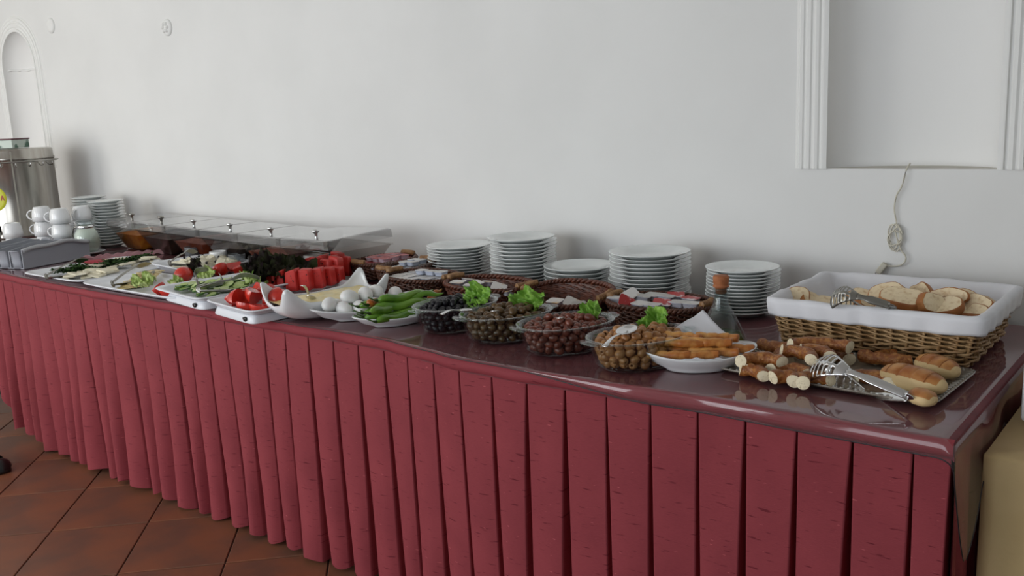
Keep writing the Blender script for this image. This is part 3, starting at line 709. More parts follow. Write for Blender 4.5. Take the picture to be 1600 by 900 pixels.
# ------------------------------------------------------------------ small wicker baskets of breakfast tubs
def weave(g, ringf, zs, nst, nseg, r, amp, sides=4, phase=0):
    "woven strands: ringf(t, z) gives a point and its outward direction"
    for i, z in enumerate(zs):
        P = []
        for j in range(nseg):
            t = j / nseg; p, nrm = ringf(t, z)
            P.append(p + nrm * amp * math.sin(2 * PI * t * nst / 2 + PI * (i + phase)) + Vector((0, 0, r * .5 * math.cos(2 * PI * t * nst / 2 + PI * i))))
        g.tube(P, r, sides, closed=True)
def ovalring(a, b, h, splay, e=2.3):
    def f(t, z):
        k = 1 + splay * (z / h - 1); th_ = 2 * PI * t; c, s_ = math.cos(th_), math.sin(th_)
        p = Vector((a * k * math.copysign(abs(c) ** (2 / e), c), b * k * math.copysign(abs(s_) ** (2 / e), s_), z))
        nn = Vector((c / a, s_ / b, 0)).normalized(); return p, nn
    return f
def basket(x, y, a, b, rz, lb, mtr=WICKD, h=.055, end_lift=0.0, tilt=None):
    t = thing('wicker_basket', lb, 'basket', (x, y, ZT + .004), rz, 'small dark baskets of breakfast tubs', rot=tilt)
    f = ovalring(a, b, h, .16)
    g = G(); weave(g, f, [.006 + (h - .012) * i / 7 for i in range(8)], 36, 144, .0042, .0030)
    tag(g.mk('woven_side', mtr, t), None, kind='stuff')
    g = G()
    for j in range(36):
        p0, n0 = f(j / 36, 0.002); p1, n1 = f(j / 36, h); g.tube([p0, p1], .0028, 5)
    tag(g.mk('stake', mtr, t), None, kind='stuff')
    g = G(); R = [[f(j / 48, z)[0] - f(j / 48, z)[1] * .003 for j in range(48)] for z in (0.003, h - .004)]
    g.rings(R, True, cap0=True); g.mk('base', mtr, t)
    for q in range(2):
        P = []
        for j in range(180):
            t_ = j / 180; p, nrm = f(t_, h); ph = 2 * PI * t_ * 30 + PI * q
            P.append(p + nrm * .0042 * math.cos(ph) + Vector((0, 0, .003 + .0042 * math.sin(ph))))
        G().tube(P, .0050, 5, closed=True).mk('rim_strand', mtr, t)
    for sx in (-1, 1):
        P = [Vector((sx * (a * 1.03 - .010 * abs(v) ** 2), v * .032, h + .013)) for v in (-1, -.6, -.2, .2, .6, 1)]
        g = G(); n = 46
        Q = [P[0].lerp(P[-1], i / n) + Vector((sx * .006 * math.sin(PI * i / n), 0, 0)) for i in range(n + 1)]
        g.tube(Q, lambda u: .0088 + .0012 * math.sin(u * 2 * PI * 13), 8); g.mk('handle', CANE, t)
    return t
B1 = (-2.455, .66, .125, .097, math.radians(88)); B2 = (-2.272, .595, .115, .078, math.radians(92)); B3 = (-2.078, .475, .135, .098, math.radians(-2))
B4 = (-1.785, .468, .150, .105, math.radians(-4)); B5 = (-1.482, .46, .142, .105, math.radians(-4)); B6 = (-1.190, .465, .140, .105, math.radians(2))
basket(*B1, 'dark wicker basket of red topped jam tubs beside the clear bins')
basket(*B2, 'dark wicker basket of silver tubs left of the plate stacks')
basket(*B3, 'dark wicker basket between the curved white bowl and the black olives, full of grey tubs')
basket(*B4, 'reddish wicker basket with a few honey tubs, behind the black olives', WICKRED)
basket(*B5, 'nearly empty wicker basket tilted up behind the brown and red olives', WICKRED, tilt=(.16, 0, B5[4]))
basket(*B6, 'dark wicker basket of white jam tubs beside the oil bottle')
def tub(x, y, z, rz, lid, lb, grp, body=TUB, sx=.021, sy=.016, h=.013, tilt=(0, 0)):
    nm = 'tub'
    key = (lid.name, body.name, round(sx, 4))
    if key not in KIDS:
        t = thing('portion_tub', lb, 'tub', (x, y, z), 0, grp, rot=(tilt[0], tilt[1], rz))
        R = [sell(sx * .80, sy * .78, 5, 20, 0), sell(sx * .84, sy * .82, 5, 20, .001), sell(sx * .95, sy * .94, 6, 20, h - .001), sell(sx, sy, 6, 20, h - .0008), sell(sx, sy, 6, 20, h)]
        G().rings(R, cap0=True, cap1=True).mk('pot', body, t)
        R = [sell(sx * 1.02, sy * 1.02, 6, 20, h + .0002), sell(sx * 1.02, sy * 1.02, 6, 20, h + .0008), sell(sx * .88, sy * .86, 6, 20, h + .0010)]
        G().rings(R, cap1=True).mk('lid', lid, t, smooth=False); KIDS[key] = t; return t
    return dup(KIDS[key], (x, y, z), rot=(tilt[0], tilt[1], rz), label=lb, group=grp)
def fill_tubs(B, nx, ny, lid, lb, grp, z0, body=TUB, second=None, sx=.021, sy=.016, jit=.004, ext=1.0, skip=()):
    rs_ = random.Random(int(B[0] * -777)); c, s_ = math.cos(B[4]), math.sin(B[4])
    for k, (cols, rows_, zz, jx, dx_, dy_) in enumerate([(nx, ny, z0, jit, 0, 0)] + ([second] if second else [])):
        for i in range(cols):
            for j in range(rows_):
                if (k, i, j) in skip: continue
                u = (i + .5 - cols / 2) * sx * 2.12 * ext + dx_; v = (j + .5 - rows_ / 2) * sy * 2.12 * ext + dy_
                if (u / B[2]) ** 2 + (v / B[3]) ** 2 > .80 and k == 0: continue
                u += rs_.uniform(-jx, jx) * .4; v += rs_.uniform(-jx, jx) * .4
                tub(B[0] + u * c - v * s_, B[1] + u * s_ + v * c, ZT + zz + rs_.uniform(0, .003), B[4] + rs_.uniform(-.06, .06), lid, lb, grp, body, sx, sy, tilt=(rs_.uniform(-.05, .05), rs_.uniform(-.05, .05)))
fill_tubs(B1, 5, 4, FOILR, 'red topped jam tub in the lower layer beside the clear bins', 'red topped jam tubs', .044, TUBW, second=(3, 3, .060, .004, .015, -.004))
fill_tubs(B2, 4, 3, FOIL, 'silver topped tub in the basket left of the plate stacks', 'silver topped tubs', .044, TUB, second=(2, 2, .062, .004, .030, -.005))
fill_tubs(B3, 5, 4, FOIL, 'brown and silver topped grey tub behind the peppers', 'grey tubs behind the peppers', .044, TUB, second=(3, 1, .060, .003, .015, .03))
for q, (px, py, rz, tl) in enumerate([(716, 449, .2, (.1, 0)), (733, 443, 1.2, (0, .2)), (745, 450, -.3, (.1, .1)), (762, 447, .1, (-.1, 0)), (779, 456, .5, (.5, .3)), (793, 461, -.2, (.1, -.1)), (737, 454, .4, (0, 0))]):
    p = at(px, py, .812)
    tub(p.x, p.y, .817 - .004 * (q % 2), rz, FOILY, ('honey tub at the left end of the', 'honey tub standing on edge in the', 'honey tub in the middle of the', 'honey tub touching the back of the', 'honey tub propped on its side at the right of the', 'honey tub lying at the far right of the', 'honey tub at the front of the')[q] + ' basket behind the black olives', 'honey tubs', TUBW, .023, .018, tilt=tl)
for q, (px, py, rz, tl) in enumerate([(893, 471, .3, (.6, .4)), (903, 476, 1.1, (.9, .1)), (868, 470, 0, (.2, 0))]):
    p = at(px, py, .812)
    tub(p.x, p.y, .800, rz, FOILY, ('tub leaning up', 'tub standing on edge', 'tub lying flat')[q] + ' in the nearly empty basket', 'tubs left in the nearly empty basket', TUBW, .023, .018, tilt=tl)
FOILJ = mat('strawberry_foil_lid', (.45, .02, .02), .35, col2=(.75, .70, .70), scale=30, thr=(.50, .60))
JT = [(962, 477, .1, (0, 0), 'lying at the left end'), (975, 484, .8, (.95, .5), 'on edge, strawberry lid showing,'), (984, 474, 1.0, (.5, -.4), 'leaning behind the upright one'), (1003, 474, .2, (0, .1), 'left of the middle, face down'), (1000, 486, -.2, (.1, 0), 'at the front left'), (1020, 472, 0, (.1, 0), 'at the back in the middle'), (1033, 484, .4, (.3, .1), 'at the front with a red lid'), (1040, 474, .1, (.0, .1), 'just right of the middle'), (1055, 472, .5, (.2, 0), 'at the back right'), (1058, 484, 0, (0, 0), 'at the front right of the middle'), (1078, 478, -.1, (0, .05), 'at the right end'), (1080, 486, .1, (0, 0), 'in the front right corner'), (1018, 488, .1, (0, 0), 'hidden low at the front')]
for q, (px, py, rz, tl, lb) in enumerate(JT):
    p = at(px, py, .815); tub(p.x, p.y + .004, .826 + (.004 if tl[0] > .4 else -.003), rz, FOILJ if q in (1, 6, 10, 8) else FOIL, 'white jam tub %s of the basket by the bottle' % lb, 'white jam tubs by the bottle', TUBW, .023, .018, tilt=tl)
# ------------------------------------------------------------------ lettuce leaf shape
def leaf(name, r, mtr, label, cat, loc, seed, up=.6, rz=0.0, lobes=7, flatz=.5, grp=None, tilt=(0, 0), n=80, m_=14):
    V = []; Fc = []; rs_ = random.Random(seed)
    for i in range(m_ + 1):
        s_ = i / m_
        for j in range(n):
            a = 2 * PI * j / n; ca, sa = math.cos(a), math.sin(a)
            rr = r * s_ * (1 + .34 * nz(ca * 1.4 + seed, sa * 1.4, 2) + .10 * nz(ca * 7 + seed, sa * 7, s_) * s_)
            z = up * r * s_ ** 1.6 * .35 * (1 + .8 * nz(ca * 2 + seed, sa * 2, 5)) + r * (.55 * nz(ca * s_ * 2.6 + seed, sa * s_ * 2.6, 7) + .34 * nz(ca * s_ * 6 + seed, sa * s_ * 6, 9) + .22 * s_ ** 2 * nz(ca * 9 + seed, sa * 9, s_ * 3))
            V.append(Vector((rr * math.cos(a), rr * .85 * math.sin(a), z + flatz * r * .3)))
    for i in range(m_):
        for j in range(n):
            k = (j + 1) % n; Fc.append((i * n + j, i * n + k, (i + 1) * n + k, (i + 1) * n + j))
    o = mk(name, V, Fc, mtr, None, True, loc, rot=(tilt[0], tilt[1], rz))
    tag(o, label, cat, grp); return o
# ------------------------------------------------------------------ glass bowls of olives
BOWLS = [(-1.66, .180, 79, OLB, 'black', 'leftmost glass bowl, piled with black olives', .0098), (-1.465, .160, 66, OLG, 'brown green', 'second glass bowl from the left, full of brown green olives', .0102),
         (-1.264, .142, 66, OLR, 'red brown', 'third glass bowl, full of red brown olives', .0100), (-1.043, .115, 66, OLT, 'pale tan', 'right-hand glass bowl of pale tan olives with a spoon', .0104)]
def bowl(x, y, rz, lb):
    t = thing('glass_bowl', lb, 'bowl', (x, y, ZT), rz, 'oval glass bowls of olives')
    a, b, h = .118, .088, .068
    pr = [(.70, .70, .001), (.80, .79, .003), (.88, .86, .012), (.95, .94, .038), (1.0, 1.0, h - .004), (1.045, 1.05, h - .002), (1.05, 1.055, h + .002), (1.02, 1.025, h + .003), (.975, .97, h - .004), (.92, .90, .038), (.85, .83, .014), (.77, .76, .006), (.60, .60, .005)]
    G().rings([sell(a * u, b * v, 2.25, 56, z) for u, v, z in pr], True, cap0=True, cap1=True).mk('bowl_wall', GLASS, t)
    for sx in (-1, 1):
        R = []
        for z, w_ in ((h - .004, .9), (h - .001, 1.0), (h + .002, .97)):
            R.append([Vector((sx * (a * (1.0 + .05 * (w_ > .95)) + .024 * w_ * math.sin(PI * k / 10) ** .7), .030 * w_ * math.cos(PI * k / 10), z)) for k in range(11)])
        G().rings(R, True, cap0=True, cap1=True).mk('handle', GLASS, t)
    G().tube([Vector((v.x * 1.045, v.y * 1.05, h + .001)) for v in sell(a, b, 2.25, 80)], .0018, 8, closed=True).mk('rim_bead', GLASS, t)
    return t
for bi, (x, y, dg, om, cn, lb, orad) in enumerate(BOWLS):
    rz = math.radians(dg); bowl(x, y, rz, lb)
    rs_ = random.Random(40 + bi); c, s_ = math.cos(rz), math.sin(rz); proto = None
    lays = [(.0165, .80, 2), (.0310, .87, 2), (.0455, .91, 2), (.0590, .90, 9), (.0700, .62, 9)]; cand = []
    for li, (z, k, nr) in enumerate(lays):
        a, b = .118 * k - orad * 1.05, .088 * k - orad * 1.05; ring = 0
        while a > .004 and ring < nr:
            bb = max(b, .002); per = PI * (3 * (a + bb) - math.sqrt((3 * a + bb) * (a + 3 * bb))); cnt_ = max(1, int(per / (orad * 2.12)))
            off = rs_.random()
            for j in range(cnt_):
                th_ = 2 * PI * (j + off) / cnt_; u = a * math.cos(th_) + rs_.uniform(-.0012, .0012); v = bb * math.sin(th_) + rs_.uniform(-.0012, .0012)
                dome = .005 * (1 - (u / .118) ** 2 - (v / .088) ** 2) if li >= 3 else 0
                if li == 4 and rs_.random() < .5: continue
                pos = (x + u * c - v * s_, y + u * s_ + v * c, ZT + z + dome + rs_.uniform(-.0025, .0025) * (1 if li < 3 else 1.3))
                rt = (rs_.uniform(0, 3), rs_.uniform(0, 3), rs_.uniform(0, 3)); sc = rs_.uniform(.88, 1.06)
                vis = (Vector(pos) - Vector((x, y, ZT + .045))).dot(-RF) + (.03 if li >= 3 else 0)
                cand.append((vis, pos, rt, sc))
            a -= orad * 2.0; b -= orad * 2.0; ring += 1
    # stoned olives show a small hole at one end
    if bi == 3: pr = [(.0028, .0040), (.0030, .0115), (.0052, .0122), (.0085, .0085), (.0104, .002), (.0104, -.002), (.0085, -.0085), (.0045, -.0118), (0, -.0124)]
    else: pr = [(0, .0132), (.0042, .0122), (.0080, .0085), (.0100, .003), (.0102, -.002), (.0088, -.0075), (.0050, -.0115), (.0012, -.0130), (0, -.0128)]
    og = G().lathe([(q * orad / .0102, w_) for q, w_ in pr], 12); cand.sort(key=lambda q: -q[0]); rest = G()
    from mathutils import Euler
    for k, (vis, pos, rt, sc) in enumerate(cand):
        if k < 74:
            if proto is None: proto = G().add(og.v, og.f).mk('olive', om); o = proto; tag(proto, cn + ' olive heaped in the ' + ('left-hand', 'second', 'third', 'right-hand')[bi] + ' glass bowl', 'olive', cn + ' olives in a glass bowl')
            else: o = proto.copy(); link(o); o.scale = (sc,) * 3
            o.location = pos; o.rotation_euler = rt
        else:
            M_ = Matrix.LocRotScale(Vector(pos), Euler(rt), Vector((sc,) * 3)); rest.add([M_ @ v for v in og.v], og.f)
    if rest.f: tag(rest.mk('olives', om), 'remaining ' + cn + ' olives, low and at the back of the ' + ('left-hand', 'second', 'third', 'right-hand')[bi] + ' glass bowl', 'olives', None, 'stuff')
for q, (px, py, z, r, sd, lb) in enumerate([(748, 466, .845, .048, 3, 'frilly green lettuce sprig on the black olives'), (830, 474, .845, .050, 5, 'green lettuce leaf on the back of the brown green olives'), (924, 488, .843, .034, 8, 'small green lettuce leaf on the red brown olives'), (1026, 500, .846, .038, 11, 'small bright green lettuce leaf on the pale tan olives')]):
    p = at(px, py, z); leaf('lettuce_leaf', r, LEAF, lb, 'lettuce', (p.x, p.y, z - .004), sd, up=1.0, rz=0, flatz=.2, tilt=(.9, 0))
def spoon(name, loc, rz, pitch, lb, L=.13, br=(.022, .031), roll=0.0, handle_only=False):
    t = thing(name, lb, 'spoon' if name == 'spoon' else name, loc, 0, rot=(0, 0, 0))
    t.rotation_mode = 'XYZ'; t.rotation_euler = (Matrix.Rotation(rz, 3, 'Z') @ Matrix.Rotation(pitch, 3, 'Y') @ Matrix.Rotation(roll, 3, 'X')).to_euler()
    g = G(); R = []
    for i in range(13):
        u = i / 12; w_ = .0035 + .0045 * u ** 2; R.append([Vector((-.028 - L * u, w_ * a_, .0014 * b_ + .006 * math.sin(u * PI) )) for a_, b_ in ((-1, -.4), (-.5, 1), (.5, 1), (1, -.4), (0, -1))])
    g.rings(R, True, True, True); g.mk('handle', CHROME, t)
    R = [[Vector((v.x, v.y, -.007 * (1 - s_ * s_))) for v in sell(br[1] * s_, br[0] * s_, 2, 28)] for s_ in (.03, .3, .55, .75, .9, 1)]
    solid(G().rings(R).mk('bowl', CHROME, t), .0011, -1)
    return t
def spoon_ab(A, Bt, lb, br=(.015, .021)):
    d_ = (Bt - A); o = spoon('spoon', A, 0, 0, lb, L=max(.015, d_.length - .028), br=br)
    o.rotation_euler = d_.to_track_quat('-X', 'Z').to_euler()
spoon_ab(at(979, 515, .858), at(944, 542, .843), 'steel spoon lying bowl up on the pale tan olives', br=(.022, .030))
for (pa, za), (pb, zb), lb in ((((892, 508), .815), ((874, 497), .868), 'steel spoon sunk in the red brown olives, its handle end showing'), (((788, 500), .815), ((771, 486), .868), 'steel spoon sunk in the brown green olives, its handle end showing'), (((728, 484), .852), ((690, 491), .862), 'thin steel spoon lying in the black olives')):
    spoon_ab(at(*pa, za), at(*pb, zb), lb)
# ------------------------------------------------------------------ oil bottle
p = at(1128, 528, ZT); BX, BY = -.960, .355
t = thing('oil_bottle', 'conical glass oil bottle with a cork stopper, in front of the narrow plate stack', 'bottle', (BX, BY, ZT)); t.scale = (1.12, 1.12, .79)
pr = [(0, .002), (.050, .001), (.056, .006), (.056, .014), (.052, .028), (.040, .065), (.027, .100), (.0180, .125), (.0150, .150), (.0150, .168), (.0190, .171), (.0190, .176), (.0150, .177)]
inn = [(.0125, .176), (.0130, .150), (.0160, .120), (.0235, .090), (.0365, .055), (.0485, .022), (.050, .010), (.046, .006), (0, .006)]
G().lathe(pr + inn, 32).mk('glass_body', BOTTLE, t)
G().lathe([(0, .007), (.045, .007), (.0488, .012), (.0478, .022), (.0415, .038), (0, .038)], 32).mk('oil', OIL, t)
G().lathe([(0, .160), (.0115, .160), (.0125, .177), (.0165, .179), (.0170, .184), (.0150, .187), (.0165, .190), (.0170, .210), (.0155, .214), (0, .214)], 20).mk('cork_stopper', CORK, t)
G().lathe([(.0172, .108), (.0215, .111), (.0172, .115)], 24).mk('neck_ring', GLASS, t)
G().lathe([(0, .001), (.05, .001), (.062, .004), (.066, .009), (.063, .009), (.05, .004), (0, .004)], 32, c=(.0, .0, -.0006)).mk('drip_dish', GLASS, None, loc=(-1.045, .352, ZT + .001), rot=(0, 0, 0))
bpy.data.objects['drip_dish'].scale = (.55, .55, 1)
o = bpy.data.objects['drip_dish']; tag(o, 'small clear glass dish half hidden between the jam tub basket and the oil bottle', 'dish')
# ------------------------------------------------------------------ oval white dishes
def boat(name, lb, cat, x, y, rz, a, b, h, lift, foot=.5, e=2.0, point=0.0, mtr=CERAM):
    t = thing(name, lb, cat, (x, y, ZT), rz)
    def ring(s_, z, k=1.0):
        return [Vector((v.x, v.y * (1 - point * (abs(v.x) / a / max(s_, .01)) ** 3), z + lift * (abs(v.x) / a) ** 2.2 * k)) for v in sell(a * s_, b * s_, e, 56)]
    R = [ring(foot * .9, .0015, 0), ring(foot, 0, 0), ring(foot * 1.02, .003, 0), ring(.80, h * .45, .6), ring(.95, h * .85, 1), ring(1.0, h, 1), ring(.99, h + .002, 1), ring(.96, h * .93, 1), ring(.80, h * .55, .6), ring(foot, .006, 0), ring(.2, .005, 0)]
    G().rings(R, True, cap0=True, cap1=True).mk('dish', mtr, t); return t
boat('egg_dish', 'long white pointed dish holding boiled eggs, in front of the wicker basket', 'dish', -2.000, .158, math.radians(77), .178, .078, .030, .018, .52, 2.0, .25)
boat('pepper_dish', 'white oval dish of green peppers between the eggs and the black olives', 'dish', -1.845, .150, math.radians(74), .150, .072, .026, .012, .55, 2.0, .2)
RD = (-.915, .152, math.radians(38))
boat('pastry_dish', 'white oval dish lined with paper and holding fried rolls', 'dish', RD[0], RD[1], RD[2], .128, .080, .036, .012, .55, 2.1, .1)
# eggs
ep = [(513, 492), (530, 487), (545, 491), (520, 481), (556, 478), (545, 471), (568, 468), (578, 474), (592, 465), (604, 471), (585, 462), (615, 468), (563, 486), (575, 487)]
ew = ['at the near left tip of the dish', 'second along the near side of the dish', 'third along the near side, beside the peppers', 'on the left of the pile, behind two others', 'in the middle of the pile, partly covered', 'behind the middle of the pile', 'on top of the middle of the pile', 'right of the middle, half hidden', 'large and high at the back of the pile', 'right behind the pepper tips', 'at the far side of the pile', 'last at the far right end of the pile', 'low in the middle beside the peppers', 'low down, behind the pepper stems']
proto = None
pr = [(.0 if k in (0, 16) else .0215 * math.sin(PI * k / 16) * (1 + .06 * math.cos(PI * k / 16)), -.028 * math.cos(PI * k / 16)) for k in range(17)]
c, s_ = math.cos(math.radians(76)), math.sin(math.radians(76))
EG = [(-.116, .000, 0), (-.084, -.028, 0), (-.080, .022, 0), (-.045, -.046, 0), (-.036, .004, 0), (-.034, .046, 0), (.008, -.040, 0), (.012, .012, 0), (.055, -.030, 0), (.056, .024, 0), (.098, -.004, 0), (-.058, -.014, 1), (-.006, -.014, 1), (.034, -.004, 1)]
rs = random.Random(9)
for k, (u, v, lv) in enumerate(EG):
    pos = (-2.000 + u * c - v * s_, .158 + u * s_ + v * c, ZT + .039 + lv * .029 + (.014 if abs(u) > .09 else 0)); rt = (PI / 2 + rs.uniform(-.3, .3), rs.uniform(-.2, .2), rs.uniform(0, 3))
    if proto is None: proto = G().lathe(pr, 28).mk('boiled_egg', EGG); o = proto
    else: o = proto.copy(); link(o)
    o.location = pos; o.rotation_euler = rt
    side = 'near the ' + ('left tip' if u < -.06 else 'middle' if u < .03 else 'far right end') + ' of the dish'
    tag(o, ('white boiled egg on top of the others ' if lv else 'white boiled egg in the ' + ('front ' if v < -.02 else 'back ' if v > .02 else 'centre ') + 'row ') + side, 'egg', 'boiled eggs in the pointed dish')
# peppers
def pepper(u, v, z, rz, L, r, bend, lb, mtr=PEPPER, tilt=0.0):
    a0 = math.radians(74); c, s_ = math.cos(a0), math.sin(a0)
    t = thing('green_pepper', lb, 'pepper', (-1.845 + u * c - v * s_, .150 + u * s_ + v * c, ZT + z), 0, 'long green peppers', rot=(0, tilt, a0 + rz))
    P = [Vector((L * (i / 14 - .5), bend * L * math.sin(PI * i / 14), .004 * math.sin(i * .9))) for i in range(15)]
    G().tube(P, lambda q: r * .88 * (.35 + .65 * min(1, q * 9)) * (1 - q ** 2.6) ** .55 * (1 + .07 * math.sin(q * 19)) + .0004, 12).mk('flesh', mtr, t)
    G().tube([P[0], P[0] + Vector((-.012, .002, .004)), P[0] + Vector((-.028, .003, .013))], lambda q: .0052 - .003 * min(1, q * 2.2), 7).mk('stem', STEM, t)
PP = [(-.01, -.052, .030, .12, .20, .0125, .06, 'front long green pepper lying along the rim of the dish'), (-.015, -.022, .032, -.10, .21, .0135, -.05, 'bright green pepper second from the front rim'), (.0, .010, .032, .05, .21, .0130, .06, 'long green pepper in the middle of the dish'), (.005, .040, .034, -.05, .20, .0125, -.06, 'green pepper at the egg side of the dish'),
      (-.03, -.036, .054, .22, .19, .0135, .10, 'curved green pepper on top at the front'), (.010, -.008, .056, .0, .20, .0130, -.08, 'pale green pepper on top, reaching the far end'), (-.01, .024, .056, -.16, .20, .0130, .06, 'dark green pepper on top beside the eggs'), (.02, .0, .076, .10, .19, .0125, -.06, 'topmost green pepper crossing the pile'), (.055, -.02, .072, -.25, .14, .0115, .05, 'short green pepper pointing up at the far end')]
for u, v, z, rz, L, r, bd_, lb in PP: pepper(u, v, z, rz, L, r, bd_, lb)
pepper(-.075, .012, .066, .5, .055, .0125, .0, 'orange and green pepper end near the stems, left of the pile', PEPRED)
pepper(.115, .0, .062, .2, .06, .008, .1, 'pale orange pepper tip at the far end of the dish', PEPRED, tilt=-.5)
# fried pastry rolls and the paper under them
c, s_ = math.cos(RD[2]), math.sin(RD[2])
n = 36; V = []
for j in range(n + 1):
    for i in range(n + 1):
        u, v = i / n * 2 - 1, j / n * 2 - 1
        x, y = u * .104, v * .104                      # square napkin turned 45 degrees in the dish
        ang = math.radians(30); X = x * math.cos(ang) - y * math.sin(ang); Y = x * math.sin(ang) + y * math.cos(ang)
        rr = math.hypot(X / .115, Y / .070)
        d_ = math.hypot(X / .118, Y / .071); ext = max(0, d_ - .96)
        if Y < .01 and d_ > .96:                      # the near corners are tucked inside the rim
            kk = (.96 + ext * (.30 if abs(X) > .09 else .02)) / d_; X *= kk; Y *= kk
        z = .009 + (.030 if Y > 0 else .021) * min(1.0, d_ ** 2.5) + ext * (.050 if Y > .01 else .03 if abs(X) > .09 else .004) + .003 * nz(u * 4, v * 4, 3) + .0015 * math.sin(9 * u + 4 * v)
        V.append((X, Y, z + .005))
o = mk('paper_napkin', V, [(j * (n + 1) + i, j * (n + 1) + i + 1, (j + 1) * (n + 1) + i + 1, (j + 1) * (n + 1) + i) for j in range(n) for i in range(n)], PAPER, None, True, (RD[0], RD[1], ZT), rot=(0, 0, RD[2]))
solid(o, .0006, 0); tag(o, 'white paper napkin lining the dish of fried rolls, its corners standing up', 'napkin')
RL = [(-.070, -.028, .026, .25, .095, 'short fried roll at the near left of the dish'), (-.052, .004, .030, .15, .105, 'pale fried roll on the left, second from the front'), (-.012, -.034, .026, .30, .10, 'fried roll at the front of the dish'), (.030, -.022, .028, .25, .105, 'fried roll right of the front one'), (.020, .012, .030, .12, .11, 'fried roll in the middle of the dish'), (-.028, .030, .034, .06, .105, 'fried roll at the back left of the dish'), (.072, -.004, .030, .32, .095, 'pale ended fried roll at the right end of the dish'),
      (-.042, -.008, .048, .32, .115, 'long golden roll on top at the left'), (.016, -.010, .048, .20, .11, 'golden roll on top in the middle'), (.046, .018, .050, .14, .09, 'dark edged roll on top at the back'), (-.030, .022, .054, -.04, .085, 'darkest roll at the very back on top')]
for k, (u, v, z, rz, L, lb) in enumerate(RL):
    rr = .0098; P = [Vector((L * (i / 30 - .5), .0035 * math.sin(i * .22 + k), .001 * math.sin(i * .7))) for i in range(31)]
    o = G().tube(P, lambda q: rr * (1 + .04 * math.sin(q * 24 + k) + .03 * math.sin(q * 47 + k * 2)) * (.86 + .14 * min(1, q * 12) * min(1, (1 - q) * 12)), 10).mk('fried_roll', PASTRY, None)
    o.location = (RD[0] + u * c - v * s_, RD[1] + u * s_ + v * c, ZT + z + .012); o.rotation_euler = (k, .0, RD[2] + rz - .45)
    o.rotation_euler = (0, rnd(-.05, .05), RD[2] + rz - .45); tag(o, lb, 'fried roll', 'fried pastry rolls')
# ------------------------------------------------------------------ tongs
def tongs(loc, rz, lb, L=.24, open_=.035, slots=True, roll=0.0, pitch=0.0, mtr=CHROME, sc=1.0, head=(.075, .026), grp=None):
    t = thing('serving_tongs', lb, 'tongs', loc, 0, grp)
    t.rotation_euler = (Matrix.Rotation(rz, 3, 'Z') @ Matrix.Rotation(pitch, 3, 'Y') @ Matrix.Rotation(roll, 3, 'X')).to_euler(); t.scale = (sc,) * 3
    for sg in (-1, 1):
        def sep(u): return sg * (.004 + open_ * math.sin(min(1, u / .72) * PI / 2) - .5 * open_ * max(0, (u - .72) / .28) ** 1.5)
        g = G(); xh = L - head[0]; R = []
        for i in range(17):
            u = i / 16; x = xh * u; hw_ = (.0085 if slots else .0125) + .001 * math.sin(u * PI) - (.003 * math.sin(min(1, max(0, (u - .6) / .4)) * PI)); s0 = sep(x / L)
            R.append([Vector((x, s0 + sg * e_, z_ * hw_)) for e_, z_ in ((0, -1), (.0028, -.85), (.0010, -.4), (.0042, 0), (.0010, .4), (.0028, .85), (0, 1), (-.001, .8), (-.001, -.8))])
        g.rings(R, True, True, True); arm = g.mk('arm', mtr, t)
        g = G(); hl, hh = head; nb = 6
        def hp(x, z): u = (xh + x) / L; return Vector((xh + x, sep(u) + sg * .010 * math.sin(PI * min(1, x / hl)) - sg * (.016 if slots else .004) * (abs(z) / hh) ** 2, z))
        def hwid(x): return hh * (.30 + .70 * math.sin(min(1, (x / hl) * 1.15) * PI / 2)) * (1 if x < hl * .86 else math.sqrt(max(.05, 1 - ((x - hl * .86) / (hl * .16)) ** 2)))
        if slots:
            NX, NZ = 22, 12; V = []                          # cupped plate pierced by cross slots
            for i in range(NX + 1):
                x = hl * i / NX; ww = max(.004, hwid(min(x, hl * .985)))
                for j in range(NZ + 1): V.append(hp(x, ww * (j / NZ * 2 - 1)))
            Fc = []
            for i in range(NX):
                for j in range(NZ):
                    slot = 4 <= i <= 19 and (i - 4) % 3 != 0 and (1 <= j <= 4 or 7 <= j <= 10)
                    if not slot: Fc.append((i * (NZ + 1) + j, i * (NZ + 1) + j + 1, (i + 1) * (NZ + 1) + j + 1, (i + 1) * (NZ + 1) + j))
            g.add(V, Fc)
            solid(g.mk('slotted_head', mtr, arm), .0018, 0)
        else:
            R = [[hp(hl * i / 12, hwid(hl * i / 12) * q) for q in (-1, -.7, -.35, 0, .35, .7, 1)] for i in range(13)]
            g.rings(R, close=False); solid(g.mk('flat_head', mtr, arm, smooth=True), .0012, 0)
    G().tube([Vector((.001 - .007 * math.sin(PI * i / 8), .0055 * math.cos(PI * i / 8), 0)) for i in range(9)], .0085, 8, flat=.25).mk('spring_bend', mtr, t)
    return t
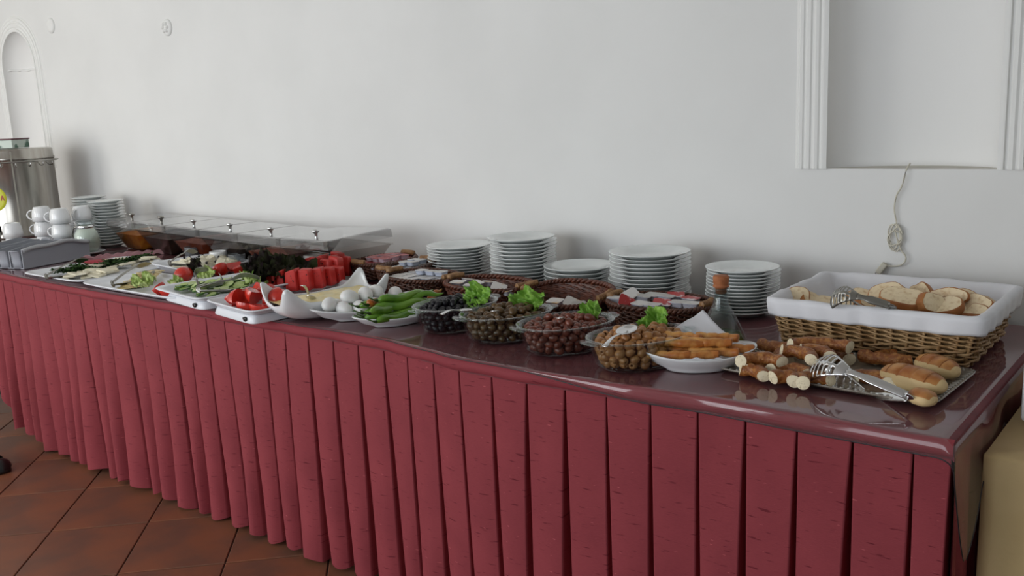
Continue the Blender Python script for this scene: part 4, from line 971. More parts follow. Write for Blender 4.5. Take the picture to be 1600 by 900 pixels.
# ------------------------------------------------------------------ bread tray
t = thing('bread_tray', 'flat rectangular glass tray holding sesame ring pieces and buns', 'tray', (-.640, .262, ZT), math.radians(-3))
def trayrings(a, b, h, e=14, fl_=.02):
    return [sell(a * .90, b * .86, e, 72, .0015), sell(a * .92, b * .885, e, 72, 0), sell(a * .985, b * .98, e, 72, h * .75), sell(a, b, e, 72, h), sell(a, b, e, 72, h + .002), sell(a * .97, b * .96, e, 72, h), sell(a * .905, b * .87, e, 72, .0045), sell(a * .5, b * .5, e, 72, .004), sell(.01, .01, e, 72, .004)]
G().rings(trayrings(.232, .137, .010), True, cap0=True).mk('dish', mat('grey_glass_tray', (.30, .265, .22), .16, col2=(.24, .21, .175), scale=60, coat=.5), t)
g = G()
for sx, sy, nn in ((1, 0, 30), (0, 1, 18)):
    for q in (-1, 1):
        for k in range(nn):
            v = (k + .5) / nn * 2 - 1
            if sx: g.tube([Vector((v * .225, q * .1315, .0112)), Vector((v * .225 + .004, q * .122, .0075))], .0022, 4)
            else: g.tube([Vector((q * .226, v * .13, .0112)), Vector((q * .213, v * .13 + .004, .0075))], .0022, 4)
tag(g.mk('ribbed_border', mat('pale_glass_rib', (.46, .44, .40), .15, coat=.4), t), None, kind='stuff')
def ring_piece(px, py, z, r, a0_, a1_, rz, lb, tr=.0165, tilt=(0, 0)):
    p = at(px, py, z); t = thing('sesame_ring_piece', lb, 'bread', (p.x, p.y, z), 0, 'sesame bread ring pieces', rot=(tilt[0], tilt[1], rz)); n = 22
    P = [Vector((r * math.cos(a0_ + (a1_ - a0_) * i / n) - r * math.cos((a0_ + a1_) / 2), r * math.sin(a0_ + (a1_ - a0_) * i / n) - r * math.sin((a0_ + a1_) / 2), .0015 * math.sin(i))) for i in range(n + 1)]
    o = G().tube(P, lambda q: tr * (1 + .05 * math.sin(q * 11 + rz * 3)), 14, cap=False).mk('crust', SIMIT, t)
    for e_, i_ in ((0, 1), (n, n - 1)):
        d_ = (P[e_] - P[i_]).normalized(); x_ = d_.cross(Vector((0, 0, 1))).normalized(); y_ = x_.cross(d_)
        R = [[P[e_] + d_ * (.0012 * (1 - s_)) + x_ * (tr * 1.0 * s_ * math.cos(2 * PI * k / 14)) + y_ * (tr * 1.0 * s_ * math.sin(2 * PI * k / 14)) for k in range(14)] for s_ in (1, .6, .05)]
        G().rings(R, cap1=True).mk('cut_end', SIMCUT, t)
Z1 = ZT + .0185
def ring_from_cut(px, py, z, face, r, sweep, lb, tr=.0138):
    "a piece that shows a cut end at the given spot, facing that way, and curls away behind it"
    p = at(px, py, z); fa = math.radians(face); sg = 1 if sweep > 0 else -1; sw = abs(math.radians(sweep))
    t = thing('sesame_ring_piece', lb, 'bread', (p.x, p.y, z), 0, 'sesame bread ring pieces'); n = 24
    d0 = Vector((-math.cos(fa), -math.sin(fa), 0)); nrm = Vector((-d0.y, d0.x, 0)) * sg
    P = [d0 * r * math.sin(sw * i / n) + nrm * r * (1 - math.cos(sw * i / n)) + Vector((0, 0, .0012 * math.sin(i * .8))) for i in range(n + 1)]
    g = G(); g.tube(P, lambda q: tr * (1 + .06 * math.sin(q * 9 + px)), 16, cap=False)
    for q in range(16, len(g.v) - 16):
        j_ = min(n, q // 16); g.v[q] += (g.v[q] - P[j_]).normalized() * (.0006 * math.sin(j_ * 1.05 + (q % 16) * .785 + px) + .0012 * nz(g.v[q].x * 160, g.v[q].y * 160, g.v[q].z * 160))
    g.mk('crust', SIMIT, t)
    for e_, i_ in ((0, 1), (n, n - 1)):
        rr_ = tr * (1 + .06 * math.sin((e_ / n) * 9 + px)); d_ = (P[e_] - P[i_]).normalized(); x_ = d_.cross(Vector((0, 0, 1))).normalized(); y_ = x_.cross(d_)
        R = [[P[e_] + d_ * (.0018 * (1 - s_ * s_)) + (x_ * math.cos(2 * PI * k / 16) + y_ * math.sin(2 * PI * k / 16)) * rr_ * s_ for k in range(16)] for s_ in (1, .93, .6, .05)]
        G().rings(R, cap1=True).mk('cut_end', SIMCUT, t)
Z2 = Z1 + .026
for a_ in [(1165, 578, Z1, -85, .050, -110, 'sesame ring piece at the near left corner, cut end facing out'), (1193, 588, Z1, -70, .045, 95, 'sesame piece second from the left, its cut end beside another'), (1207, 590, Z1, -110, .034, -150, 'short curl of sesame bread touching the second cut end'),
           (1240, 596, Z1, -80, .040, -130, 'sesame piece with its round cut end nearest the tray edge'), (1190, 538, Z1 + .010, 150, .07, 75, 'sesame piece at the far left, its cut end beside the napkin'), (1222, 566, Z1 + .018, -40, .046, 130, 'dark sesame curve in the middle of the left pile'), (1267, 562, Z2, -85, .050, 120, 'sesame piece on top of the pile, its cut end facing the camera'),
           (1297, 558, Z2, -72, .050, 105, 'sesame piece on top at the right with the biggest round cut'), (1327, 562, Z1, -55, .050, 110, 'sesame piece half under the top one, cut end to the right'), (1328, 543, Z2 + .004, -20, .10, 75, 'long golden piece stretched over the back of the pile'), (1346, 556, Z1 + .004, 165, .14, 42, 'long straight sesame piece pointing at the buns'),
           (1337, 588, Z1, -130, .040, -140, 'sesame piece curled just behind the tongs heads'), (1262, 585, Z1, -60, .040, 140, 'low sesame piece under the slotted heads of the tongs'), (1232, 548, Z1, 60, .05, 110, 'sesame piece at the very back of the left pile'), (1398, 556, Z1, 20, .04, 80, 'dark sesame end peeping out behind the buns')]: ring_from_cut(*a_)
def bun(px, py, L, wd, h, rz, lb, cuts=4, z=None):
    p = at(px, py, ZT + .02); t = thing('golden_bun', lb, 'bun', (p.x, p.y, ZT + .0055), rz, 'golden buns on the glass tray')
    n = 48; m_ = 26; V = []; Fc = []; mi = []
    for i in range(n + 1):
        u = i / n; x = L * (u - .5); pr_ = max(0.0, 1 - abs(2 * u - 1) ** 2.6) ** .5
        lob = 1 - .16 * max(0, 1 - abs(((u * (cuts + 1)) % 1) - (0 if (u * (cuts + 1)) % 1 < .5 else 1)) * 9) * (0.06 < u < .94)
        for j in range(m_):
            a = 2 * PI * j / m_; yy = wd * .5 * pr_ * math.cos(a) * (.97 + .03 * lob); zz = h * .5 * pr_ * math.sin(a) * (lob if math.sin(a) > 0 else .75)
            V.append((x, yy, h * .40 + zz + .0012 * nz(x * 90, a * 2, 1)))
    for i in range(n):
        for j in range(m_):
            k = (j + 1) % m_; Fc.append((i * m_ + j, i * m_ + k, (i + 1) * m_ + k, (i + 1) * m_ + j)); mi.append(1 if .50 < ((j + .5) / m_ * 2 * PI) < PI - .50 and 2 < i < n - 3 else 0)
    mk('baked_dough', V, Fc, [BUN, BUNTOP], t, True, mi=mi)
    if cuts > 1:
        for q in range(1, cuts + 1):
            x = L * (q / (cuts + 1) - .5); g = G(); g.tube([Vector((x, wd * .5 * math.cos(a) * .9, h * .40 + h * .5 * math.sin(a) * .86)) for a in [.5 + (PI - 1.0) * k / 10 for k in range(11)]], .0007, 5); g.mk('score_line', CRUST, t)
bun(1426, 600, .142, .066, .056, math.radians(-22), 'long golden bun scored across, in the middle of the bun group', 4)
bun(1464, 578, .105, .056, .050, math.radians(-30), 'scored golden bun behind the long one, nearest the wicker', 3)
bun(1441, 622, .055, .046, .036, math.radians(-25), 'small golden bun end at the near right corner of the tray', 0)
pH = at(1282, 578, ZT + .03); pE = at(1418, 628, ZT + .014); dv = pE - pH
tongs((pE.x, pE.y, ZT + .024), math.atan2(-dv.y, -dv.x), 'large slotted steel tongs lying on the glass bread tray', L=dv.length + .01, open_=.034, roll=.85, head=(.095, .034))
# ------------------------------------------------------------------ bread basket
BKX, BKY, BA, BB = -.628, .572, .226, .192
bt = thing('bread_basket', 'large rectangular willow basket filled with sliced bread at the right-hand end', 'basket', (BKX, BKY, ZT + .004))
def rect(a, b, h, splay, e=9):
    def f(t, z):
        k = 1 + splay * (z / h - 1); ang = 2 * PI * t
        # walk the rounded rectangle at even pace
        A_, B_ = a * k, b * k; per = 4 * (A_ + B_); s_ = t * per; r_ = .03
        if s_ < B_: p = Vector((A_, s_, z)); nn = Vector((1, 0, 0))
        elif s_ < B_ + 2 * A_: p = Vector((A_ - (s_ - B_), B_, z)); nn = Vector((0, 1, 0))
        elif s_ < 3 * B_ + 2 * A_: p = Vector((-A_, B_ - (s_ - B_ - 2 * A_), z)); nn = Vector((-1, 0, 0))
        elif s_ < 3 * B_ + 4 * A_: p = Vector((-A_ + (s_ - 3 * B_ - 2 * A_), -B_, z)); nn = Vector((0, -1, 0))
        else: p = Vector((A_, -B_ + (s_ - 3 * B_ - 4 * A_), z)); nn = Vector((1, 0, 0))
        # round the corners
        dx, dy = abs(p.x) - (A_ - r_), abs(p.y) - (B_ - r_)
        if dx > 0 and dy > 0:
            d_ = Vector((dx, dy)); l_ = d_.length; d_ = d_ / l_; kk = r_
            p.x = math.copysign(A_ - r_ + d_.x * kk, p.x); p.y = math.copysign(B_ - r_ + d_.y * kk, p.y); nn = Vector((math.copysign(d_.x, p.x), math.copysign(d_.y, p.y), 0))
        return p, nn
    return f
HB = .112; f = rect(BA, BB, HB, .11)
rs_ = random.Random(21)
zr_ = [.005 + (HB - .010) * i / 19 for i in range(20)]
for i, z in enumerate(zr_):
    P = []
    for j in range(240):
        t_ = j / 240; p, nrm = f(t_, z); lowpack = .0016 * nz(t_ * 40, i * 3.1)
        P.append(p + nrm * .0052 * math.sin(2 * PI * t_ * 24 + PI * (i // 2 if i < 8 else i)) + Vector((0, 0, lowpack + .0022 * math.cos(2 * PI * t_ * 24 + PI * i))))
    r_ = rs_.uniform(.0023, .0033)
    G().tube(P, r_, 5, closed=True).mk('willow_strand', WICKL, bt)
g = G()
for j in range(48):
    p0, n0 = f((j + .5) / 48, .001); p1, n1 = f((j + .5) / 48, HB); g.tube([p0, p1], .0034, 6)
tag(g.mk('willow_stake', WICKL, bt), None, kind='stuff')
g = G(); g.rings([[f(j / 96, z)[0] - f(j / 96, z)[1] * .006 for j in range(96)] for z in (.003, HB)], True, cap0=True)
g.mk('base', mat('willow_gap_shade', (.16, .095, .04), .6), bt)  # added inner shell; shade between the strands is put into its dark colour
# cloth liner folded over the rim
R = []; N_ = 192
for d_, z, wv in ((.015, .076, .004), (.0145, .083, .0035), (.0135, .094, .003), (.012, .106, .0025), (.010, .114, .001), (.000, .117, 0), (-.009, .113, 0), (-.013, .100, .001), (-.018, .070, .003), (-.024, .035, .003), (-.035, .014, 0), (-.10, .010, 0)):
    row = []
    for j in range(N_):
        t_ = j / N_; p, nrm = f(t_, min(z, HB)); p = p.copy(); p.z = z
        w_ = wv * (nz(t_ * 60, z * 12) + .5 * math.sin(t_ * 150)) 
        hemz = .006 * nz(t_ * 18, 4) if z < .08 and d_ > 0 else 0
        row.append(p + nrm * (d_ + w_) + Vector((0, 0, hemz + .004 * nz(t_ * 26, 9) * (z > .1))))
    R.append(row)
g = G(); g.rings(R, True, cap1=True); o = solid(g.mk('cloth_liner', LINEN, None, loc=(BKX, BKY, ZT + .004)), .0012, 1)
tag(o, 'white cotton cloth lining the bread basket and folded over its rim', 'cloth')
def slice_(px, py, z, w_, h_, th_, rot, lb, seed=0, crustless=False):
    p = at(px, py, z); t = thing('bread_slice', lb, 'bread', (p.x, p.y, z), 0, 'bread slices in the willow basket', rot=rot)
    n = 40; pts = []
    for j in range(n):
        a = 2 * PI * j / n; r = 1 + .20 * nz(math.cos(a) * 1.3 + seed, math.sin(a) * 1.3); y = math.sin(a)
        yy = h_ * .5 * (y if y > 0 else y * .62); pts.append(Vector((w_ * .5 * math.copysign(abs(math.cos(a)) ** .8, math.cos(a)) * r, yy * r, 0)))
    R = []
    for z_, k in ((-.5, .93), (-.46, .99), (-.2, 1.02), (.2, 1.02), (.46, .99), (.5, .93)): R.append([Vector((q.x * k, q.y * k, z_ * th_)) for q in pts])
    G().rings(R).mk('crust', CRUST, t)
    for sg in (-1, 1):
        R = [[Vector((q.x * k, q.y * k, sg * (.5 * th_ + .0003 + .0015 * nz(q.x * k * 60 + seed, q.y * k * 60)) )) for q in pts] for k in (.94, .7, .45, .2, .02)]
        G().rings(R, cap1=True).mk('crumb', CRUMB, t)
ZB_ = ZT + .035
SL = [(1247, 466, .862, .060, .050, .032, (1.2, .2, .3), 'heel of bread propped up at the left end of the basket'), (1412, 470, .880, .110, .075, .020, (.42, .10, -.1), 'large bread slice lying face up in the middle'), (1430, 484, .858, .10, .07, .020, (.7, .2, .3), 'bread slice under the large middle one'), (1478, 470, .878, .090, .06, .016, (1.15, -.15, .12), 'thin slice standing on edge behind the others'),
      (1470, 483, .868, .088, .07, .020, (.55, -.2, .1), 'torn faced slice right of the middle'), (1500, 475, .868, .090, .07, .022, (.65, .1, -.5), 'pale slice leaning at the right of the middle'), (1525, 482, .866, .080, .065, .022, (.70, .2, -.7), 'slice behind the pale one toward the right end'), (1505, 494, .850, .085, .06, .03, (.15, .1, .1), 'crust side up slice low at the front right'), (1532, 494, .852, .056, .050, .032, (1.2, .3, -.4), 'heel of bread in the right-hand corner'),
      (1350, 470, .862, .09, .06, .022, (.5, .2, .2), 'crusty slice behind the basket tongs'), (1322, 478, .852, .08, .06, .022, (.4, -.2, .5), 'slice half hidden under the basket tongs'), (1395, 490, .846, .09, .07, .022, (.3, .1, -.3), 'slice at the front just right of the tongs'), (1450, 495, .846, .08, .06, .02, (.4, .0, .5), 'small slice low at the front centre'), (1290, 478, .846, .08, .06, .02, (.3, .1, .2), 'low slice left of the basket tongs'), (1442, 466, .868, .08, .06, .022, (1.0, .5, -.8), 'crust edge standing between the large slice and the thin one')]
SL += [(1385, 462, .876, .085, .060, .022, (.9, -.3, .3), 'crusty slice behind the large middle slice'), (1362, 482, .850, .085, .06, .022, (.5, .3, .9), 'slice crossing under the handles of the basket tongs'), (1455, 478, .876, .070, .055, .022, (1.2, .3, .9), 'crust seen end on, right against the large slice'), (1490, 488, .858, .085, .06, .024, (.35, .25, .4), 'pale slice lying before the leaning ones'), (1530, 494, .852, .08, .06, .022, (.5, -.3, -.2), 'slice squeezed beside the right-hand heel'), (1538, 480, .852, .055, .05, .022, (.9, .2, .9), 'last bit of crust at the right end of the basket'), (1268, 474, .850, .07, .055, .024, (.7, .2, 1.2), 'slice against the left-hand heel'), (1420, 496, .846, .085, .06, .022, (.35, -.1, .8), 'slice peeping over the front hem in the middle')]
for k, a_ in enumerate(SL): slice_(*a_, seed=k * 3.3)
for k in range(22):     # the bread under the top layer
    u = -.135 + .054 * (k % 6) + rnd(-.006, .006); v = -.09 + .058 * (k // 6); 
    q = Vector((BKX + u, BKY + v, ZT + .034)); t = None
    fx = (q - CP).dot(RF); px = 800 + F * (q - CP).dot(RX) / fx; py = 450 - F * (q - CP).dot(RU) / fx
    slice_(px, py, q.z + .008 * (k % 2), .085, .065, .022, (rnd(-.15, .15), rnd(-.15, .15), rnd(0, 3)), 'bread slice buried in the lower layer of the basket', seed=k)
pH = at(1303, 474, .886); pE = at(1390, 483, .886); dv = pE - pH
tongs((pE.x, pE.y, .892), math.atan2(-dv.y, -dv.x), 'slotted steel tongs resting on the bread slices in the basket', L=dv.length, open_=.030, roll=.7, head=(.06, .026), mtr=DULL)
# ------------------------------------------------------------------ serving trays at the left
def stray(lb, cx, cy, a, b, rz, zf, plinth=False, e=9):
    t = thing('serving_tray', lb, 'tray', (cx, cy, ZT), rz, 'white serving trays along the front edge')
    h = zf - ZT; z0 = .024 if plinth else 0.0
    pr = [(.78, .78, z0 + .002), (.80, .80, z0), (.84, .83, z0 + .003), (.90, .895, h - .004), (.99, .99, h - .002), (1, 1, h), (.985, .985, h + .003), (.93, .925, h + .0015), (.90, .89, h - .002), (.86, .85, z0 + .0075), (.80, .8, z0 + .006), (.3, .3, z0 + .006)]
    G().rings([sell(a * u, b * v, e, 72, z) for u, v, z in pr], True, cap0=True, cap1=True).mk('dish', MELA, t)
    if plinth:
        G().rings([sell(a * .86, b * .86, e, 72, 0), sell(a * .865, b * .865, e, 72, .002), sell(a * .82, b * .82, e, 72, .018), sell(a * .80, b * .80, e, 72, .0235)], True, cap0=True, cap1=True).mk('stand', MELA, t)
        for ux in (.55,): G().rings([[Vector((a * ux + .012 * math.cos(k * PI / 8), -b * .868 + .0012 * s_ + .0009 * (math.sin(k * PI / 8) < 0), .0105 + .0075 * math.sin(k * PI / 8))) for k in range(16)] for s_ in (0, 6)], True, cap0=True, cap1=True).mk('grip_hole', BLACK, t)
    return t
R8 = math.radians(-8)
stray('long white tray of white cheese and herbs, nearest the cutlery tray', -3.665, .215, .25, .235, 0, .780)
stray('wide white tray with yellow cheese, lettuce and tomato in its middle', -3.07, .115, .335, .140, 0, .780)
stray('white tray heaped with cheese cubes, behind the yellow cheese tray', -3.29, .425, .19, .140, math.radians(-6), .798)
stray('white tray of sliced cucumber raised on a stand', -2.675, .135, .180, .185, R8, .806, True)
stray('white tray of tomato wedges raised on a stand beside the curved bowl', -2.335, .020, .155, .105, R8, .806, True)
stray('white tray holding the upright watermelon slices, behind the curved bowl', -2.375, .285, .135, .145, R8, .790)
def slab(name, x, y, z, sx, sy, sz, rz, mtr, lb, cat, grp, tilt=(0, 0), seed=0, sub=1):
    n = 3; g = G(); R = []
    for i, zz in enumerate((0, .25, .75, 1)):
        R.append([Vector((v.x * (1 + .10 * nz(v.x * 50 + seed, v.y * 50, i)), v.y * (1 + .12 * nz(v.y * 60, v.x * 60 + seed, i)), zz * sz)) for v in sell(sx / 2 * (.96 if i in (0, 3) else 1), sy / 2 * (.96 if i in (0, 3) else 1), 9, 24)])
    g.rings(R, True, cap0=True, cap1=True); o = g.mk(name, mtr, None, False, (x, y, z), rot=(tilt[0], tilt[1], rz)); tag(o, lb, cat, grp); return o
rs = random.Random(12)
rowsA = [((-3.60, -.005), (-3.50, .10), 8, 'front'), ((-3.74, .10), (-3.60, .29), 9, 'middle'), ((-3.80, .26), (-3.68, .42), 9, 'back'), ((-3.66, .05), (-3.56, .16), 6, 'second')]
for (xa, ya), (xb, yb), n, wd in rowsA:
    for k in range(n):
        u = k / (n - 1); slab('cheese_slice', xa + (xb - xa) * u + rs.uniform(-.022, .022), ya + .035 + (yb - ya) * u + rs.uniform(-.015, .015), ZT + .010 + .0045 * (k % 4), .062, .044, .007, rs.uniform(0, 3), CHEESE, 'slice of crumbly white cheese in the %s pile on the long tray' % wd, 'cheese', 'white cheese slices', (rs.uniform(-.12, .12), rs.uniform(-.12, .12)), k)
def herbs(pts, n, wd_, lb, mtr=HERB, r=.008, hgt=.018, z0=.016):
    g = G(); rs_ = random.Random(n + len(pts))
    for k in range(n):
        s_ = rs_.random() * (len(pts) - 1.001); i = int(s_); f_ = s_ - i; p = Vector(pts[i] + (0,)).lerp(Vector(pts[i + 1] + (0,)), f_) + Vector((rs_.gauss(0, wd_), rs_.gauss(0, wd_), z0 + rs_.random() * hgt))
        a = rs_.uniform(0, 6.3); u = Vector((math.cos(a), math.sin(a), rs_.uniform(-.5, .7))) * r; v = Vector((-math.sin(a), math.cos(a), rs_.uniform(-.4, .4))) * r * .55
        g.add([p - u, p - u * .3 + v, p + u * .4 + v * 1.1, p + u, p + u * .4 - v * 1.1, p - u * .3 - v], [(0, 1, 2, 3), (0, 3, 4, 5)])
    for i in range(len(pts) - 1):
        for q in range(4): g.tube([Vector(pts[i] + (z0 + .004 * q,)) + Vector((rs_.uniform(-.01, .01), rs_.uniform(-.01, .01), 0)), Vector(pts[i + 1] + (z0 + .004 * q,))], .0011, 4)
    o = g.mk('herb_sprig', mtr, None, False, (0, 0, ZT)); tag(o, lb, 'herbs', None, 'stuff')
herbs([(-3.74, .04), (-3.70, .13), (-3.63, .15)], 420, .012, 'dark green herb sprigs across the front of the long cheese tray')
herbs([(-3.80, .14), (-3.70, .22), (-3.64, .28)], 380, .012, 'dark green herb sprigs between the middle piles of white cheese')
herbs([(-3.76, .27), (-3.72, .35), (-3.76, .47)], 520, .014, 'dark green herb sprigs over the back of the long cheese tray')
for k in range(9):
    u = k / 8; slab('yellow_cheese_slice', -3.14 - .12 * u + rs.uniform(-.01, .01), +.045 + .15 * u, ZT + .009 + .0028 * k, .095, .060, .0028, 1.2 + rs.uniform(-.5, .5), CHEESEY, 'thin yellow cheese slice fanned out under the tongs on the middle tray', 'cheese', 'yellow cheese slices', (rs.uniform(-.06, .06), rs.uniform(-.06, .06)), k)
leaf('lettuce_leaf', .048, LEAFP, 'pale green lettuce leaf on the tray of yellow cheese', 'lettuce', (-3.06, .055, ZT + .028), 21, up=.5, lobes=5, tilt=(.3, .2))
leaf('lettuce_leaf', .030, LEAFP, 'small lettuce leaf behind the tomato pieces of the yellow cheese tray', 'lettuce', (-2.99, .135, ZT + .022), 23, up=.5, lobes=5, tilt=(.3, .1))
def wedge(x, y, z, r, ang, rot, lb, grp='tomato wedges', mtr=TOMATO, zs=.85):
    g = G(); n = 9; m_ = 8
    V = [[Vector((r * math.sin(PI * i / m_) * math.cos(ang * (j / n - .5)), r * math.sin(PI * i / m_) * math.sin(ang * (j / n - .5)), r * zs * math.cos(PI * i / m_))) for j in range(n + 1)] for i in range(m_ + 1)]
    g.rings(V, close=False)
    for j in (0, n):
        P = [V[i][j] for i in range(m_ + 1)]; k = len(g.v); g.v += [Vector((0, 0, 0))] + P; g.f += [(k, k + 1 + i, k + 2 + i) for i in range(m_)]; g.m += [0] * m_
    o = g.mk('tomato_wedge', mtr, None, True, (x, y, z), rot=rot); tag(o, lb, 'tomato', grp); return o
for k in range(4): wedge(-2.925 + .03 * k, .022 + .022 * (k % 2), ZT + .026, .034, 1.6, (PI / 2, .3 * k, .5 + .7 * k), 'red tomato wedge at the near right corner of the yellow cheese tray', 'tomato wedges at the front edge')
wedge(-3.035, .195, ZT + .038, .036, 6.28, (.2, 0, 0), 'whole round red tomato between the yellow cheese and the cheese cubes', 'whole tomato')
leaf('lettuce_leaf', .034, LEAFD, 'small dark purple leaf standing beside the whole tomato', 'lettuce', (-3.035, .255, ZT + .058), 31, up=.9, lobes=6, tilt=(.9, .2))
leaf('lettuce_leaf', .040, LEAFP, 'pale lettuce leaf right of the whole tomato', 'lettuce', (-2.955, .240, ZT + .036), 33, up=.5, tilt=(.4, .2))
for k, (dx, dy, dz) in enumerate([(0, 0, 0), (.05, .03, .0), (-.045, .045, .0), (.01, .06, .015), (.06, .085, .005)]): wedge(-2.995 + dx, .315 + dy, ZT + .045 + dz, .038, 1.5, (PI / 2, .5 * k, k), 'large tomato wedge between the cheese cubes and the cucumber tray', 'tomato wedges behind the cucumber')
rs = random.Random(77)
for k in range(62):
    a = rs.uniform(0, 6.28); q = math.sqrt(rs.random()); x = -3.29 + .14 * q * math.cos(a); y = .425 + .095 * q * math.sin(a); z = ZT + .012 + .030 * (1 - q) * rs.random()
    if x > -3.30 and k % 2: x += .03; z += .014
    slab('cheese_cube', x, y, z, rs.uniform(.026, .042), rs.uniform(.022, .034), rs.uniform(.014, .022), rs.uniform(0, 3), CHEESE, 'cube of pale cheese heaped on the raised tray behind the yellow cheese', 'cheese', 'pale cheese cubes', (rs.uniform(-.5, .5), rs.uniform(-.5, .5)), k)
for k in range(16):
    o = G().lathe([(0, .006), (.004, .004), (.0055, 0), (.004, -.004), (0, -.006)], 8).mk('olive_piece', OLB, None, loc=(-3.40 + .25 * rs.random(), .36 + .13 * rs.random(), ZT + .044 + .008 * rs.random()))
    tag(o, 'tiny dark olive piece scattered over the cheese cubes', 'olive', 'olive pieces on the cheese cubes')
c8, s8 = math.cos(R8), math.sin(R8)
def onC(u, v, cx=-2.675, cy=.135): return cx + u * c8 - v * s8, cy + u * s8 + v * c8
rs = random.Random(31); proto = None
for k in range(64):
    u = rs.uniform(-.135, .12); v = rs.uniform(-.125, .06); x, y = onC(u, v); z = ZT + .034 + .022 * rs.random() * (1 - abs(u) / .16)
    if proto is None:
        g = G(); g.rings([[Vector((.021 * kk * math.cos(2 * PI * j / 20), .021 * kk * math.sin(2 * PI * j / 20), zz)) for j in range(20)] for kk, zz in ((.94, 0), (1, .0006), (1, .0036), (.94, .0042))]); g.m = [1] * len(g.f)
        k0 = len(g.v); g.v += [Vector((.0197 * math.cos(2 * PI * j / 20), .0197 * math.sin(2 * PI * j / 20), zz)) for zz in (0, .0042) for j in range(20)]; g.f += [tuple(range(k0 + 19, k0 - 1, -1)), tuple(range(k0 + 20, k0 + 40))]; g.m += [0, 0]
        proto = g.mk('cucumber_slice', [CUKE, CUKESKIN], None, False); o = proto; tag(o, 'round cucumber slice on the raised tray at the table edge', 'cucumber', 'cucumber slices')
    else: o = proto.copy(); link(o)
    o.location = (x, y, z); o.rotation_euler = (rs.uniform(-.1, .5), rs.uniform(-.3, .3), 0)
for k, (u, v, r, mtr, lb, up) in enumerate([(.02, .135, .070, LEAFD, 'dark red frilly lettuce standing at the back left of the cucumber tray', 1.1), (.075, .11, .062, LEAFD, 'dark red lettuce head at the back right corner of the cucumber tray', 1.1), (.05, .085, .058, LEAF, 'green lettuce leaf below the dark red one on the cucumber tray', .5), (.10, .05, .05, LEAFP, 'pale lettuce leaf under the flat tongs head on the cucumber tray', .4), (-.07, .14, .04, LEAFP, 'small lettuce leaf beside the tomato behind the cucumber', .5)]):
    x, y = onC(u, v); leaf('lettuce_leaf', r, mtr, lb, 'lettuce', (x, y, ZT + .058 + (.010 if mtr is LEAFD else -.012)), 50 + k, up=up, lobes=6, tilt=(.5, .1), rz=k)
for k, (px, py, r, lb) in enumerate([(447, 424, .085, 'large dark red lettuce head between the cucumber and the watermelon'), (425, 426, .062, 'dark lettuce leaf left of the large dark head')]):
    p = at(px, py, .835); leaf('lettuce_leaf', r, LEAFD, lb, 'lettuce', (p.x, p.y, .822), 70 + k * 3, up=.9, lobes=7, tilt=(.4, .1), rz=k + 1)
for k, (u, v, dz, an) in enumerate([(-.10, -.03, 0, 1.5), (-.06, -.055, 0, 1.4), (-.02, -.02, 0, 1.6), (.0, -.06, .002, 1.3), (.045, -.05, 0, 1.5), (.085, -.035, 0, 1.5), (.05, .005, .004, 1.6), (-.05, .02, .004, 1.5), (-.01, -.035, .03, 1.5), (.045, -.02, .028, 1.6), (.10, .02, .006, 1.4), (-.03, .045, .010, 1.5), (.02, .04, .02, 1.6)]):
    x, y = onC(u, v, -2.335, .02); wedge(x, y, ZT + .046 + dz, .040, an, (PI / 2 + .3 * math.sin(k * 2.3), .9 * math.sin(k * 1.7), k * 1.1), 'juicy red tomato wedge on the raised tray at the curved bowl', 'tomato wedges on the raised tray')
rs_m = random.Random(4)
def melon(x, y, z, w_, h_, d_, rz, lb, tilt=0):
    t = thing('watermelon_slice', lb, 'watermelon', (x, y, z), rz, 'watermelon slices standing on their tray', rot=(tilt, 0, rz))
    R = []
    for s_, k in ((0, 1.0), (.25, 1.0), (.55, .97), (.8, .93), (.97, .88), (1, .82)):
        R.append([Vector((v.x * k * (1 + .04 * nz(s_ * 4, v.y * 40, x * 9)), v.y * (1 - .1 * s_), h_ * s_)) for v in sell(w_ / 2, d_ / 2, 9, 24)])
    sl_ = rs_m.uniform(-.35, .35)
    for q in R[-2] + R[-1]: q.z += sl_ * q.x
    G().rings(R, True, cap0=True, cap1=True).mk('flesh', MELON, t)
    for q in range(rs_m.choice((2, 3, 4, 5))):
        sx = w_ * rs_m.uniform(-.34, .34); sz = h_ * rs_m.uniform(.45, .86); sr = rs_m.uniform(.6, 1.1)
        G().rings([[Vector((sx + .0019 * sr * k * math.cos(a * PI / 4), -d_ * .5 * (1 - .1 * sz / h_) - .0006 * (1.1 - k), sz + .0028 * sr * k * math.sin(a * PI / 4))) for a in range(8)] for k in (1, .5, .05)]).mk('seed', SEED, t)
FRW = [(424, 449, .034, .052, 'first from the left in the front row'), (438, 449, .026, .064, 'narrow, second in the front row'), (456, 450, .044, .068, 'third in the front row, behind the curved bowl'), (476, 449, .044, .068, 'fourth in the front row, above the spoon handle'), (495, 446, .042, .066, 'fifth in the front row'), (511, 442, .042, .060, 'sixth in the front row'), (525, 438, .042, .054, 'last in the front row')]
for k, (px, py, w_, h_, lb) in enumerate(FRW):
    p = at(px, py, .79); melon(p.x, p.y + .01, .783, w_, h_, .040, .45 + .1 * math.sin(k * 2), 'red watermelon slice, ' + lb, .06)
for k, (px, py) in enumerate([(484, 434), (496, 432), (508, 431), (519, 430), (530, 430), (466, 438), (502, 438), (516, 436)]):
    p = at(px, py, .79); melon(p.x, p.y + .03, .784 + .010 * (k % 2), .044, .074 - .004 * (k % 3), .040, .4 + .25 * math.sin(k * 1.7), 'red watermelon slice, ' + ['first', 'second', 'third', 'fourth', 'last', 'leftmost low one', 'inner left one', 'inner right one'][k] + ' of the back row', -.05)
